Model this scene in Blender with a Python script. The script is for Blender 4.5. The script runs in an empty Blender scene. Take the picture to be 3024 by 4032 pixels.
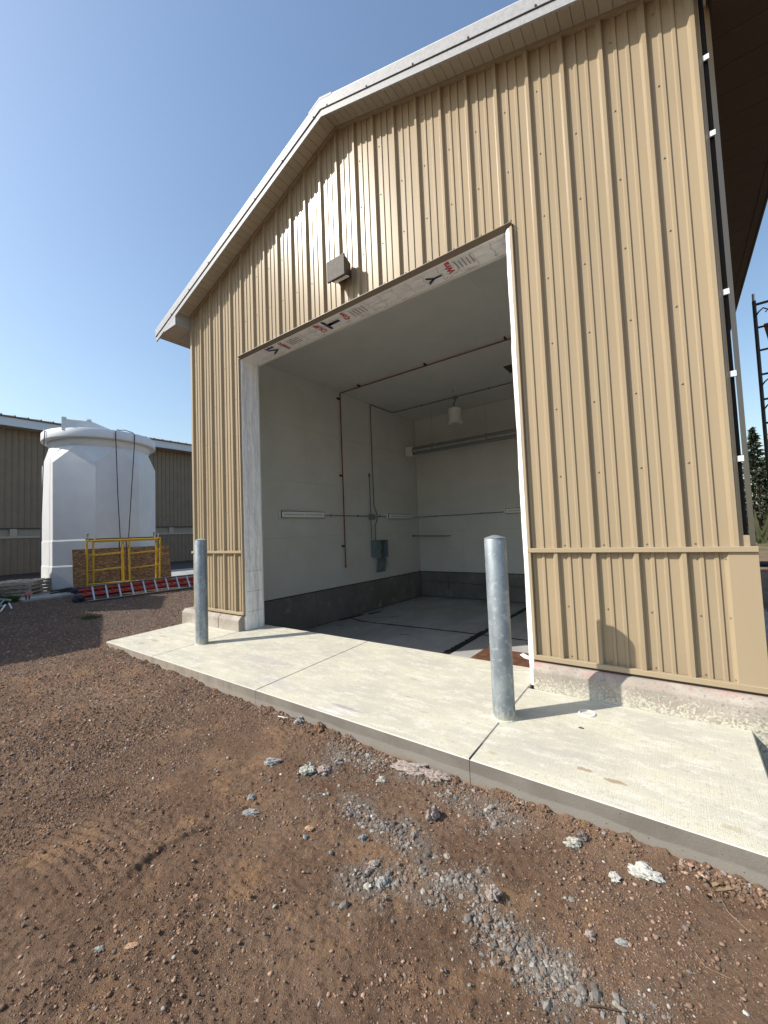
import bpy, bmesh, math, random
import numpy as np
from mathutils import Vector, Matrix
R = math.radians
random.seed(7); rng = np.random.default_rng(7)
scene = bpy.context.scene
COL = scene.collection

# ------------------------------------------------------------------ camera
yaw, pitch, roll = R(-36.1199), R(2.9858), R(-2.2493)
fwd = Vector((math.sin(yaw)*math.cos(pitch), math.cos(yaw)*math.cos(pitch), math.sin(pitch)))
right = Vector((math.cos(yaw), -math.sin(yaw), 0)); up = right.cross(fwd)
rr = math.cos(roll)*right + math.sin(roll)*up
uu = -math.sin(roll)*right + math.cos(roll)*up
cd = bpy.data.cameras.new('camera'); cam = bpy.data.objects.new('camera', cd); COL.objects.link(cam)
m = Matrix((rr, uu, -fwd)).transposed().to_4x4(); m.translation = Vector((6.9666, -3.8117, 1.4465))
cam.matrix_world = m
cd.sensor_fit = 'HORIZONTAL'; cd.sensor_width = 36; cd.lens = 1573.32/3024*36
cd.clip_start = .05; cd.clip_end = 1500
scene.camera = cam

# ------------------------------------------------------------------ light
SUN = Vector((-.715, -.722, .856)).normalized()
SKY_STRENGTH, SUN_STRENGTH, EXPOSURE = .15, 5.0, .30
w = bpy.data.worlds.new('World'); scene.world = w; w.use_nodes = True
nt = w.node_tree; bg = nt.nodes['Background']; sk = nt.nodes.new('ShaderNodeTexSky')
sk.sky_type = 'NISHITA'; sk.sun_disc = False
sk.sun_elevation = math.asin(SUN.z); sk.sun_rotation = math.atan2(SUN.x, SUN.y)
sk.altitude = 200; sk.air_density = 1.45; sk.dust_density = 1.8; sk.ozone_density = 2.8
nt.links.new(sk.outputs[0], bg.inputs[0]); bg.inputs[1].default_value = SKY_STRENGTH
sd = bpy.data.lights.new('sun', 'SUN'); sun = bpy.data.objects.new('sun', sd); COL.objects.link(sun)
sd.energy = SUN_STRENGTH; sd.angle = R(.53); sd.color = (1, .93, .82)
sun.rotation_euler = SUN.to_track_quat('Z', 'Y').to_euler(); sun.location = (0, -20, 30)
scene.view_settings.view_transform = 'Standard'; scene.view_settings.look = 'None'
scene.view_settings.exposure = EXPOSURE; scene.view_settings.gamma = 1
scene.view_settings.use_curve_mapping = False

# ------------------------------------------------------------------ helpers
class MB:
    def __init__(s): s.v = []; s.f = []; s.mi = []
    def add(s, vs, fs, mi=0):
        n = len(s.v); s.v += [tuple(v) for v in vs]
        s.f += [tuple(i+n for i in f) for f in fs]; s.mi += [mi]*len(fs); return s
    def box(s, x0, y0, z0, x1, y1, z1, mi=0):
        return s.add([(x0,y0,z0),(x1,y0,z0),(x1,y1,z0),(x0,y1,z0),(x0,y0,z1),(x1,y0,z1),(x1,y1,z1),(x0,y1,z1)],
            [(0,3,2,1),(4,5,6,7),(0,1,5,4),(1,2,6,5),(2,3,7,6),(3,0,4,7)], mi)
    def prism(s, poly, a0, a1, axis='x', mi=0):
        # poly in the two other axes (x: (y,z); y: (x,z); z: (x,y))
        n = len(poly)
        def P(p, a): return (a, p[0], p[1]) if axis == 'x' else ((p[0], a, p[1]) if axis == 'y' else (p[0], p[1], a))
        vs = [P(p, a0) for p in poly] + [P(p, a1) for p in poly]
        fs = [tuple(range(n)), tuple(range(2*n-1, n-1, -1))] + [(i, i+n, (i+1) % n+n, (i+1) % n) for i in range(n)]
        return s.add(vs, fs, mi)
    def bar(s, a, b, w, h, upv=(0,0,1), mi=0):
        a = Vector(a); b = Vector(b); d = (b-a).normalized(); u = Vector(upv)
        sd_ = d.cross(u)
        if sd_.length < 1e-4: u = Vector((0,1,0)); sd_ = d.cross(u)
        sd_.normalize(); u = sd_.cross(d)
        c = [(-1,-1),(1,-1),(1,1),(-1,1)]
        vs = [a+sd_*(i*w/2)+u*(j*h/2) for i, j in c]+[b+sd_*(i*w/2)+u*(j*h/2) for i, j in c]
        return s.add(vs, [(0,1,2,3),(7,6,5,4),(0,4,5,1),(1,5,6,2),(2,6,7,3),(3,7,4,0)], mi)
    def tube(s, pts, r, n=8, cap=True, mi=0):
        pts = [Vector(p) for p in pts]; rings = []; base = len(s.v); u = None
        rs = r if isinstance(r, (list, tuple)) else [r]*len(pts)
        for i, p in enumerate(pts):
            d = (pts[min(i+1, len(pts)-1)]-pts[max(i-1, 0)]).normalized()
            if u is None:
                u = d.cross(Vector((0,0,1)))
                if u.length < .1: u = d.cross(Vector((1,0,0)))
            u = (u - d*u.dot(d)).normalized(); v = d.cross(u)
            for k in range(n):
                a = 2*math.pi*k/n; s.v.append(tuple(p+(u*math.cos(a)+v*math.sin(a))*rs[i]))
        for i in range(len(pts)-1):
            for k in range(n):
                a = base+i*n+k; b = base+i*n+(k+1) % n
                s.f.append((a, b, b+n, a+n)); s.mi.append(mi)
        if cap:
            s.f.append(tuple(base+k for k in reversed(range(n)))); s.mi.append(mi)
            s.f.append(tuple(base+(len(pts)-1)*n+k for k in range(n))); s.mi.append(mi)
        return s
    def lathe(s, prof, c=(0,0,0), n=24, mi=0, close=True):
        base = len(s.v)
        for r, z in prof:
            for k in range(n):
                a = 2*math.pi*k/n; s.v.append((c[0]+r*math.cos(a), c[1]+r*math.sin(a), c[2]+z))
        for i in range(len(prof)-1):
            for k in range(n):
                a = base+i*n+k; b = base+i*n+(k+1) % n
                s.f.append((a, b, b+n, a+n)); s.mi.append(mi)
        if close:
            s.f.append(tuple(base+k for k in reversed(range(n)))); s.mi.append(mi)
            s.f.append(tuple(base+(len(prof)-1)*n+k for k in range(n))); s.mi.append(mi)
        return s
    def build(s, name, mat, parent=None, smooth=False, bevel=0, segs=2, label=None):
        me = bpy.data.meshes.new(name)
        off = Vector((0,0,0)); q = parent
        if parent is not None and not parent.get('_local'):
            while q is not None: off += Vector(q.location); q = q.parent
        me.from_pydata([(x-off.x, y-off.y, z-off.z) for x, y, z in s.v], [], s.f)
        mats = mat if isinstance(mat, (list, tuple)) else [mat]
        for k in mats: me.materials.append(k)
        me.polygons.foreach_set('material_index', s.mi)
        bm = bmesh.new(); bm.from_mesh(me); bmesh.ops.recalc_face_normals(bm, faces=bm.faces)
        if bevel:
            bmesh.ops.bevel(bm, geom=[e for e in bm.edges if len(e.link_faces) == 2 and e.calc_face_angle(0) > .5], offset=bevel, segments=segs, affect='EDGES', clamp_overlap=True)
        bm.to_mesh(me); bm.free()
        if smooth:
            me.polygons.foreach_set('use_smooth', [True]*len(me.polygons))
            me.set_sharp_from_angle(angle=R(40))
        me.update()
        o = bpy.data.objects.new(name, me); COL.objects.link(o)
        if parent is not None: o.parent = parent
        if label: o['label'] = label
        return o
def link_copy(src, parent=None, loc=None, name=None):
    c = src.copy(); COL.objects.link(c)
    if parent is not None: c.parent = parent
    if loc is not None: c.location = loc
    return c
def thing(name, label, cat, loc=(0,0,0), rz=0, group=None, local=False, kind=None):
    o = bpy.data.objects.new(name, None); COL.objects.link(o); o.location = loc; o.rotation_euler = (0,0,rz)
    o.empty_display_size = .1
    if kind: o['kind'] = kind
    else:
        o['label'] = label; o['category'] = cat
        if group: o['group'] = group
    if local: o['_local'] = 1
    return o
def tag(o, label, cat, group=None):
    o['label'] = label; o['category'] = cat
    if group: o['group'] = group
    return o
def kind(o, k): o['kind'] = k; return o
def dup(root, loc, rot=None, label=None):
    r = root.copy(); COL.objects.link(r); r.location = loc
    if rot is not None: r.rotation_euler = rot
    if label: r['label'] = label
    for ch in list(root.children):
        c = ch.copy(); COL.objects.link(c); c.parent = r
        for g in ch.children:
            d = g.copy(); COL.objects.link(d); d.parent = c
    return r

# numpy value noise --------------------------------------------------------
def _h(ix, iy, seed):
    n = (ix.astype(np.int64)*374761393 + iy.astype(np.int64)*668265263 + seed*1442695041) & 0xffffffff
    n = ((n ^ (n >> 13))*1274126177) & 0xffffffff
    return ((n ^ (n >> 16)) & 0xffff)/65535.0
def vnoise(x, y, seed=0):
    ix = np.floor(x); iy = np.floor(y); fx = x-ix; fy = y-iy
    fx = fx*fx*(3-2*fx); fy = fy*fy*(3-2*fy)
    a = _h(ix, iy, seed); b = _h(ix+1, iy, seed); c = _h(ix, iy+1, seed); d = _h(ix+1, iy+1, seed)
    return (a*(1-fx)+b*fx)*(1-fy)+(c*(1-fx)+d*fx)*fy*1.0
def fbm(x, y, octv=4, seed=0):
    s = 0; a = .5; t = 0
    for k in range(octv):
        s = s+a*vnoise(x*2**k+17.3*k, y*2**k-9.1*k, seed+k*31); t += a; a *= .5
    return s/t

# ------------------------------------------------------------------ materials
def mat(name, color=(.5,.5,.5), rough=.6, metal=0, spec=.5, col2=None, scale=8, detail=4, mixr=(.4,.6), bump=0, bscale=60, bdist=.004, stretch=None, emis=None, coat=0, col3=None, scale3=2, mixr3=(.5,.65), object_random=0):
    M = bpy.data.materials.new(name); M.use_nodes = True; nt = M.node_tree; N = nt.nodes; L = nt.links
    p = N['Principled BSDF']; p.inputs['Base Color'].default_value = (*color, 1); p.inputs['Roughness'].default_value = rough
    p.inputs['Metallic'].default_value = metal; p.inputs['Specular IOR Level'].default_value = spec
    if coat: p.inputs['Coat Weight'].default_value = coat; p.inputs['Coat Roughness'].default_value = .25
    tc = N.new('ShaderNodeTexCoord'); vec = tc.outputs['Object']
    geo = N.new('ShaderNodeNewGeometry'); vec = geo.outputs['Position']
    if stretch:
        mp = N.new('ShaderNodeMapping'); mp.inputs['Scale'].default_value = stretch; L.new(vec, mp.inputs[0]); vecs = mp.outputs[0]
    else: vecs = vec
    out = None
    def noise(sc, det, v): 
        n = N.new('ShaderNodeTexNoise'); n.inputs['Scale'].default_value = sc; n.inputs['Detail'].default_value = det; n.inputs['Roughness'].default_value = .6; L.new(v, n.inputs['Vector']); return n
    def ramp(fac, lo, hi):
        r = N.new('ShaderNodeMapRange'); r.inputs[1].default_value = lo; r.inputs[2].default_value = hi; r.interpolation_type = 'SMOOTHSTEP'; L.new(fac, r.inputs[0]); return r.outputs[0]
    def mix(f, a, b):
        x = N.new('ShaderNodeMix'); x.data_type = 'RGBA'; L.new(f, x.inputs[0])
        for s, i in ((a, 6), (b, 7)):
            if isinstance(s, tuple): x.inputs[i].default_value = (*s, 1)
            else: L.new(s, x.inputs[i])
        return x.outputs[2]
    if col2:
        out = mix(ramp(noise(scale, detail, vecs).outputs[0], *mixr), color, col2)
    if col3:
        out = mix(ramp(noise(scale3, 5, vecs).outputs[0], *mixr3), out or color, col3)
    if object_random:
        oi = N.new('ShaderNodeObjectInfo'); hs = N.new('ShaderNodeHueSaturation'); mr = N.new('ShaderNodeMapRange')
        mr.inputs[3].default_value = 1-object_random; mr.inputs[4].default_value = 1+object_random; L.new(oi.outputs['Random'], mr.inputs[0]); L.new(mr.outputs[0], hs.inputs['Value'])
        if out is None: hs.inputs['Color'].default_value = (*color, 1)
        else: L.new(out, hs.inputs['Color'])
        out = hs.outputs[0]
    if out is not None: L.new(out, p.inputs['Base Color'])
    if bump:
        b = N.new('ShaderNodeBump'); b.inputs['Strength'].default_value = bump; b.inputs['Distance'].default_value = bdist
        L.new(noise(bscale, 4, vecs).outputs[0], b.inputs['Height']); L.new(b.outputs[0], p.inputs['Normal'])
    M['n'] = 1
    return M
class NT:
    """small helper to write node materials by hand"""
    def __init__(s, name, rough=.7):
        s.M = bpy.data.materials.new(name); s.M.use_nodes = True; s.nt = s.M.node_tree; s.N = s.nt.nodes; s.L = s.nt.links
        s.p = s.N['Principled BSDF']; s.p.inputs['Roughness'].default_value = rough
        s.pos = s.N.new('ShaderNodeNewGeometry').outputs['Position']
    def noise(s, sc, det=4, v=None, rough=.6, stretch=None):
        v = v or s.pos
        if stretch:
            mp = s.N.new('ShaderNodeMapping'); mp.inputs['Scale'].default_value = stretch; s.L.new(v, mp.inputs[0]); v = mp.outputs[0]
        n = s.N.new('ShaderNodeTexNoise'); n.inputs['Scale'].default_value = sc; n.inputs['Detail'].default_value = det; n.inputs['Roughness'].default_value = rough
        s.L.new(v, n.inputs['Vector']); return n.outputs[0]
    def voro(s, sc, feat='F1', out='Distance', stretch=None):
        v = s.pos
        if stretch:
            mp = s.N.new('ShaderNodeMapping'); mp.inputs['Scale'].default_value = stretch; s.L.new(v, mp.inputs[0]); v = mp.outputs[0]
        n = s.N.new('ShaderNodeTexVoronoi'); n.feature = feat; n.inputs['Scale'].default_value = sc; s.L.new(v, n.inputs['Vector']); return n.outputs[out]
    def rng(s, f, a, b, c=0, d=1):
        r = s.N.new('ShaderNodeMapRange'); r.interpolation_type = 'SMOOTHSTEP'
        for i, v in zip((1,2,3,4), (a,b,c,d)): r.inputs[i].default_value = v
        s.L.new(f, r.inputs[0]); return r.outputs[0]
    def math(s, op, a, b):
        x = s.N.new('ShaderNodeMath'); x.operation = op
        for i, v in enumerate((a, b)):
            if isinstance(v, (int, float)): x.inputs[i].default_value = v
            else: s.L.new(v, x.inputs[i])
        return x.outputs[0]
    def sep(s, axis):
        x = s.N.new('ShaderNodeSeparateXYZ'); s.L.new(s.pos, x.inputs[0]); return x.outputs[axis]
    def mix(s, f, a, b, mode='MIX'):
        x = s.N.new('ShaderNodeMix'); x.data_type = 'RGBA'; x.blend_type = mode
        if isinstance(f, (int, float)): x.inputs[0].default_value = f
        else: s.L.new(f, x.inputs[0])
        for q, i in ((a, 6), (b, 7)):
            if isinstance(q, tuple): x.inputs[i].default_value = (*q, 1)
            else: s.L.new(q, x.inputs[i])
        return x.outputs[2]
    def attr(s, n):
        a = s.N.new('ShaderNodeAttribute'); a.attribute_name = n; return a.outputs['Color']
    def color(s, c): s.L.new(c, s.p.inputs['Base Color'])
    def bump(s, h, strength=.5, dist=.004):
        b = s.N.new('ShaderNodeBump'); b.inputs['Strength'].default_value = strength; b.inputs['Distance'].default_value = dist
        s.L.new(h, b.inputs['Height']); s.L.new(b.outputs[0], s.p.inputs['Normal'])

# siding: embossed tan paint, slightly glossy
n = NT('tan_siding', .29)
c = n.mix(n.rng(n.noise(1.3, 3, stretch=(1,1,.25)), .35, .7), (.358,.287,.190), (.325,.261,.174))
c = n.mix(n.math('MULTIPLY', n.rng(n.noise(5, 5, stretch=(3,1,.22)), .52, .75), .35), c, (.255,.205,.135))
c = n.mix(n.math('MULTIPLY', n.rng(n.math('ADD', n.sep(2), n.math('MULTIPLY', n.noise(6, 5), .5)), .95, .45), .35), c, (.26,.20,.14))
n.color(c)
n.bump(n.noise(260, 3), .10, .0012); n.p.inputs['Specular IOR Level'].default_value = .13
n.p.inputs['Metallic'].default_value = .0; n.p.inputs['Coat Weight'].default_value = .0; n.p.inputs['Coat Roughness'].default_value = .16
SIDING = n.M
HEADTRIM = mat('shaded_head_trim', (.15,.12,.085), .5)  # trim darkened so the colour carries the shade of its underside
TRIM = mat('tan_trim', (.355,.283,.186), .4, bump=.1, bscale=200, bdist=.001)
FARWALL = mat('taupe_siding', (.195,.145,.098), .5, col2=(.175,.13,.088), scale=2, bump=.1)
WHITEMET = mat('white_fascia', (.37,.38,.395), .5, spec=.2, col2=(.32,.33,.345), scale=30, bump=.12, bscale=90)
SOFFIT = mat('tan_soffit', (.42,.38,.31), .5, object_random=.05)
SHADESOF = mat('shaded_soffit', (.075,.058,.045), .6)  # soffit of the right eave, its shade put into the colour
ROOF = mat('white_roof_metal', (.62,.63,.64), .4, col2=(.55,.56,.58), scale=3)
CORE = mat('dark_insulation', (.015,.015,.018), .9)
LINER = mat('white_liner', (.62,.63,.60), .45, col2=(.57,.58,.55), scale=1.2, mixr=(.35,.7), bump=.05, bscale=40)
n = NT('curb_concrete', .8)
n.color(n.mix(n.rng(n.noise(3, 5), .55, .75), n.mix(n.rng(n.noise(1.1, 3), .3, .7), (.135,.13,.125), (.19,.185,.175)), (.26,.26,.25))); n.bump(n.noise(30), .3)
CURB = n.M
n = NT('shop_floor_concrete', .6)
n.color(n.mix(n.rng(n.noise(2.2, 6, stretch=(1,.5,1)), .35, .7), (.33,.335,.33), (.44,.445,.435))); n.bump(n.noise(50), .2)
FLOORM = n.M
# cast concrete ledge
n = NT('ledge_concrete', .85)
base = n.mix(n.rng(n.noise(5, 6), .35, .7), (.30,.265,.225), (.40,.365,.315))
base = n.mix(n.rng(n.noise(45, 4), .55, .7), base, (.22,.20,.18))
z = n.sep(2)
pink = n.math('MULTIPLY', n.rng(z, .16, .2), n.rng(n.noise(3.5, 4), .45, .62))
base = n.mix(n.math('MULTIPLY', n.math('MULTIPLY', pink, .6), n.rng(n.sep(0), 3, 6, .15, 1)), base, (.42,.20,.18))
low = n.rng(z, .14, -.02)
sp = n.rng(n.math('ADD', n.noise(70, 3), n.math('MULTIPLY', low, .14)), .56, .64)
base = n.mix(n.math('MULTIPLY', n.math('MULTIPLY', sp, n.rng(z, .19, .10)), n.rng(n.sep(0), 1.0, 5.5, .35, 1)), base, (.50,.49,.40))
n.color(base); n.bump(n.noise(55, 5), .6, .006)
LEDGE = n.M
# slab top
n = NT('slab_top', .8)
c = n.mix(n.rng(n.noise(2.3, 6, stretch=(.6,1.2,1)), .36, .68), (.45,.435,.37), (.56,.54,.425))
c = n.mix(n.math('MULTIPLY', n.rng(n.noise(9, 7, stretch=(.5,1.4,1), rough=.75), .48, .62), .8), c, (.62,.60,.53))
c = n.mix(n.math('MULTIPLY', n.rng(n.noise(130, 4), .5, .64), .6), c, (.37,.355,.30))
c = n.mix(n.math('MULTIPLY', n.rng(n.noise(34, 5), .56, .70), .6), c, (.36,.335,.285))
c = n.mix(n.math('MULTIPLY', n.rng(n.noise(6.5, 4, stretch=(.7,1.6,1)), .66, .74), .7), c, (.34,.27,.19))
c = n.mix(n.rng(n.math('ADD', n.sep(1), n.math('MULTIPLY', n.noise(25,4), .02)), -1.345, -1.36), c, (.55,.54,.49))
for sx_, sy_, ra, rb, col_, st_ in ((6.43,-1.12,.050,.016,(.30,.22,.13),.8),(6.59,-1.15,.052,.018,(.30,.22,.13),.85),(5.89,-1.23,.034,.018,(.34,.29,.17),.6),(7.10,-1.25,.045,.02,(.34,.29,.17),.5),
        (.55,-.98,.14,.03,(.30,.25,.17),.7),(.53,-1.15,.09,.022,(.30,.25,.17),.6),(.46,-.80,.12,.025,(.30,.25,.17),.6),(.58,-.45,.10,.02,(.30,.25,.17),.5),(.19,-.72,.06,.02,(.30,.25,.17),.5),
        (4.58,-1.22,.17,.022,(.30,.28,.29),.8),(4.62,-1.27,.13,.010,(.62,.60,.64),.8),(4.50,-1.33,.16,.022,(.62,.60,.64),.8),(4.95,-.78,.05,.01,(.30,.26,.2),.6),(5.2,-.96,.05,.014,(.36,.30,.2),.5),(2.9,-.75,.4,.10,(.40,.37,.36),.6),(3.6,-1.15,.28,.08,(.42,.39,.38),.5),(6.2,-1.0,.30,.04,(.40,.38,.33),.5)):
    dx_ = n.math('DIVIDE', n.math('SUBTRACT', n.sep(0), sx_), ra); dy_ = n.math('DIVIDE', n.math('SUBTRACT', n.sep(1), sy_), rb)
    d2_ = n.math('ADD', n.math('MULTIPLY', dx_, dx_), n.math('MULTIPLY', dy_, dy_))
    d2_ = n.math('ADD', d2_, n.math('MULTIPLY', n.math('SUBTRACT', n.noise(24, 5, rough=.75), .5), 5))
    c = n.mix(n.math('MULTIPLY', n.rng(d2_, 1.5, .3), st_), c, col_)
n.color(c)
h = n.math('ADD', n.noise(220, 3), n.math('MULTIPLY', n.noise(30, 2, stretch=(6,.12,1)), 1.3))
n.bump(h, .5, .003)
SLABTOP = n.M
n = NT('slab_side', .85)
c = n.mix(n.rng(n.noise(3, 5), .35, .7), (.155,.138,.118), (.205,.188,.162))
band = n.rng(n.math('ADD', n.sep(2), n.math('MULTIPLY', n.noise(4, 3), .05)), -.085, -.1)
c = n.mix(n.math('MULTIPLY', band, .7), c, (.25,.235,.205))
c = n.mix(n.math('MULTIPLY', n.rng(n.sep(0), 4.5, 2.0), n.rng(n.noise(2.5, 3, stretch=(3,1,.6)), .35, .6, .35, .9)), c, (.31,.265,.215))
c = n.mix(n.rng(n.math('ADD', n.sep(2), n.math('MULTIPLY', n.noise(14, 3), .07)), -.115, -.185), c, (.23,.155,.105))
c = n.mix(n.rng(n.voro(26), .12, .06), c, (.10,.09,.08))
c = n.mix(n.rng(n.math('ADD', n.sep(2), n.math('MULTIPLY', n.noise(40, 4), .02)), -.031, -.022), c, (.52,.51,.45))
n.color(c); n.bump(n.math('ADD', n.noise(90, 4), n.rng(n.voro(26), .0, .12)), .4, .004)
SLABSIDE = n.M
# galvanised pipe
n = NT('galvanised', .48)
c = n.mix(n.rng(n.noise(9, 5, stretch=(1,1,.6)), .35, .68), (.22,.26,.29), (.35,.39,.41))
c = n.mix(n.math('MULTIPLY', n.rng(n.noise(26, 5), .55, .68), .7), c, (.48,.50,.50))
c = n.mix(n.rng(n.math('ADD', n.sep(2), n.math('MULTIPLY', n.noise(60, 3, stretch=(1,1,.3)), .28)), .22, .10), c, (.52,.51,.42))
c = n.mix(n.rng(n.noise(14, 3, stretch=(1,1,.5)), .70, .74), c, (.09,.08,.06))
n.color(c); n.p.inputs['Metallic'].default_value = .45; n.bump(n.noise(120, 4), .15, .002)
GALV = n.M
# house wrap
n = NT('house_wrap', .38)
n.color(n.mix(n.rng(n.noise(7, 4), .4, .7), (.84,.84,.83), (.76,.77,.78)))
mp = n.N.new('ShaderNodeMapping'); mp.inputs['Rotation'].default_value = (.5,0,0); mp.inputs['Scale'].default_value = (1,3.0,.6); n.L.new(n.pos, mp.inputs[0])
n.bump(n.math('ADD', n.noise(3.2, 2, v=mp.outputs[0], rough=.4), n.math('MULTIPLY', n.noise(9, 2), .3)), .8, .05)
WRAP = n.M
INKRED = mat('red_print', (.55,.03,.05), .5); INKNAVY = mat('navy_print', (.02,.035,.09), .5); INKGREY = mat('grey_print', (.28,.28,.30), .6)
# tank plastic
n = NT('white_polyethylene', .5)
n.color(n.mix(n.rng(n.noise(2, 4), .3, .7), (.70,.72,.74), (.64,.67,.70)))
n.p.inputs['Subsurface Weight'].default_value = .08; n.p.inputs['Subsurface Radius'].default_value = (.2,.2,.2); n.p.inputs['Subsurface Scale'].default_value = .3
n.bump(n.noise(70, 3), .3, .004)
POLY = n.M
n = NT('strand_board', .75)
v1 = n.voro(13, out='Color', stretch=(2.2,1.0,3.6)); v2 = n.voro(15, out='Color', stretch=(1.6,.8,5.5))
sepn = n.N.new('ShaderNodeSeparateColor'); n.L.new(v1, sepn.inputs[0]); sep2 = n.N.new('ShaderNodeSeparateColor'); n.L.new(v2, sep2.inputs[0])
c = n.mix(n.rng(sepn.outputs[0], .1, .9), (.17,.085,.035), (.40,.235,.115))
c = n.mix(n.math('MULTIPLY', n.rng(sep2.outputs[1], .55, .95), .75), c, (.12,.06,.028)); n.color(c); n.bump(v1, .3, .003)
OSB = n.M
YELLOW = mat('yellow_paint', (.62,.42,.03), .45, col2=(.42,.27,.03), scale=14, mixr=(.55,.7))
RUSTY = mat('rusty_steel', (.10,.05,.035), .7, col2=(.05,.035,.03), scale=10)
ALU = mat('aluminium', (.62,.63,.64), .32, metal=.7)
REDFG = mat('red_fibreglass', (.40,.03,.025), .5)
BLACK = mat('black_rubber', (.012,.012,.014), .5)
DARKST = mat('dark_steel', (.04,.038,.04), .5, metal=.3)
NAVY = mat('navy_cloth', (.02,.03,.06), .9)
ROPE = mat('navy_rope', (.03,.035,.055), .8)
WOOD = mat('weathered_wood', (.50,.46,.40), .85, col2=(.33,.29,.24), scale=5, stretch=(1,1,6), object_random=.25)
PLYW = mat('scaffold_plank_wood', (.25,.16,.10), .8, col2=(.16,.10,.06), scale=8)
COPPER = mat('red_pipe', (.24,.055,.03), .45, metal=.3); BRASS = mat('brass', (.5,.28,.07), .35, metal=.8)
CONDUIT = mat('grey_conduit', (.20,.22,.22), .5); PANELG = mat('grey_enclosure', (.16,.22,.24), .5)
WHITEP = mat('white_plastic', (.75,.75,.73), .4); LENS = mat('frosted_lens', (.80,.82,.82), .2); LENSD = mat('lamp_strip', (.45,.47,.46), .4)
STEELT = mat('steel_tube', (.27,.29,.29), .35, metal=.5)
BRONZE = mat('bronze_housing', (.085,.075,.065), .65, spec=.25, col2=(.12,.107,.094), scale=25, mixr=(.4,.7)); BRONZD = mat('dark_housing', (.035,.028,.022), .5)
PLATE = mat('rusty_checker_plate', (.16,.07,.04), .6, col2=(.09,.04,.025), scale=9)
TAR = mat('black_sealant', (.008,.008,.009), .6)
PAD = mat('pad_concrete', (.36,.37,.36), .85, col2=(.28,.28,.27), scale=4)
PINK = mat('pink_marker', (.55,.12,.14), .6); WHITEPAINT = mat('white_tape', (.8,.82,.84), .4)
SCREWM = mat('screw_head', (.22,.17,.11), .5)
TEAL = mat('teal_grey_pipe', (.20,.26,.27), .45)
BARK = mat('bark', (.07,.05,.035), .9)

# ------------------------------------------------------------------ terrain
PADX = -6.4
def smooth(e0, e1, v): t = np.clip((v-e0)/(e1-e0), 0, 1); return t*t*(3-2*t)
TR = [(4.732,-2.551),(4.60,-2.80),(4.686,-3.014),(4.86,-3.22)]
def base_h(x, y):
    b = np.interp(x, [-30, -6.3, -5, -2.5, 0, 1.5, 3.2, 40], [.12, .06, 0.0, -.03, -.10, -.15, -.19, -.2])
    b = b - .42*smooth(7.32, 7.42, x)*smooth(-1.5, -.9, y)*(1-smooth(8.4, 9.4, x))*(1-smooth(3, 5, y))
    b = b - .10*smooth(7.32, 7.45, x)*smooth(-2.2, -1.5, y)*(1-smooth(8.4, 9.4, x))*(1-smooth(3, 5, y))
    return b
def H(x, y):
    x = np.asarray(x, float); y = np.asarray(y, float)
    near = smooth(-4, 1, x)*(1-smooth(9, 12, x))*smooth(-9, -5, y)
    h = base_h(x, y)
    h = h + (fbm(x*.7, y*.7, 3, 3)-.5)*.05
    h = h + (fbm(x*3.1, y*3.1, 3, 11)-.5)*.030*(.5+.5*near)
    rough = smooth(.42, .62, fbm(x*1.6+3, y*1.6, 3, 5))
    h = h + (fbm(x*15, y*15, 2, 21)-.5)*.007*(.4+rough)*near + (fbm(x*38, y*38, 3, 22)-.5)*.011*(.45+rough)*near
    # clods and crumbs
    h = h + np.maximum(vnoise(x*75, y*75, 33)-.62, 0)*.022*(.4+rough)*near
    # ridge piled against the slab front
    d = -1.372 - y
    on = (x > -.3)*(x < 7.5)
    h = h + on*.040*np.exp(-np.maximum(d, 0)/.045)*smooth(.35, .75, fbm(x*9, y*2+7, 4, 8))*(.6+.8*fbm(x*45, y*45, 3, 81))
    h = h + on*.02*np.exp(-np.maximum(d, 0)/.16)*smooth(.4, .7, fbm(x*2.5, 3+y, 3, 9))
    # tyre lugs, lower left of the view
    zone = np.exp(-((x-4.15)/.52)**4-((y+2.98)/.24)**4)*(.45+.9*fbm(x*4, y*4, 2, 71))
    ph = (y-.13*(x-4.35)+.55*(x-4.35)**2)*2*math.pi/.052
    h = h + zone*.0065*(np.abs(np.sin(ph/2))-.6)*2
    z2 = np.exp(-((x-2.7)/1.1)**4-((y+2.0-.12*(x-2.7))/.34)**4)*smooth(.35, .6, fbm(x*1.8, y*3, 3, 73))
    h = h + z2*.009*np.sin((y-.16*x+.06*(x-2.7)**2)*2*math.pi/.115)
    # raised lip beside the tyre track
    dx = x-np.interp(y, [-3.4, -3.2, -3.014, -2.744, -2.551, -2.3], [4.98, 4.83, 4.70, 4.655, 4.732, 4.9])
    zz = np.exp(-((y+2.80)/.26)**4)
    h = h + zz*.024*(np.exp(-(np.maximum(-dx, 0)/.10)**2)*(dx < 0)+np.exp(-(np.maximum(dx, 0)/.015)**2)*(dx >= 0))*(.5+fbm(x*20, y*20, 3, 77))
    return h
def axis(segs):
    out = []
    for a, b, st in segs:
        n_ = max(1, int(round((b-a)/st))); out += list(np.linspace(a, b, n_, endpoint=False))
    return np.array(out+[segs[-1][1]])
XS = axis([(-400,-60,40),(-60,-20,4),(-20,-8,.5),(-8,-2,.12),(-2,1.5,.04),(1.5,3,.018),(3,7.5,.009),(7.5,9.5,.05),(9.5,20,.5),(20,60,5),(60,400,40)])
YS = axis([(-400,-60,40),(-60,-10,5),(-10,-5,.5),(-5,-3.75,.05),(-3.75,-1.36,.009),(-1.36,-.1,.04),(-.1,.3,.05),(.3,7.2,.15),(7.2,20,.4),(20,60,5),(60,400,40)])
XX, YY = np.meshgrid(XS, YS); ZZ = H(XX, YY)
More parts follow.
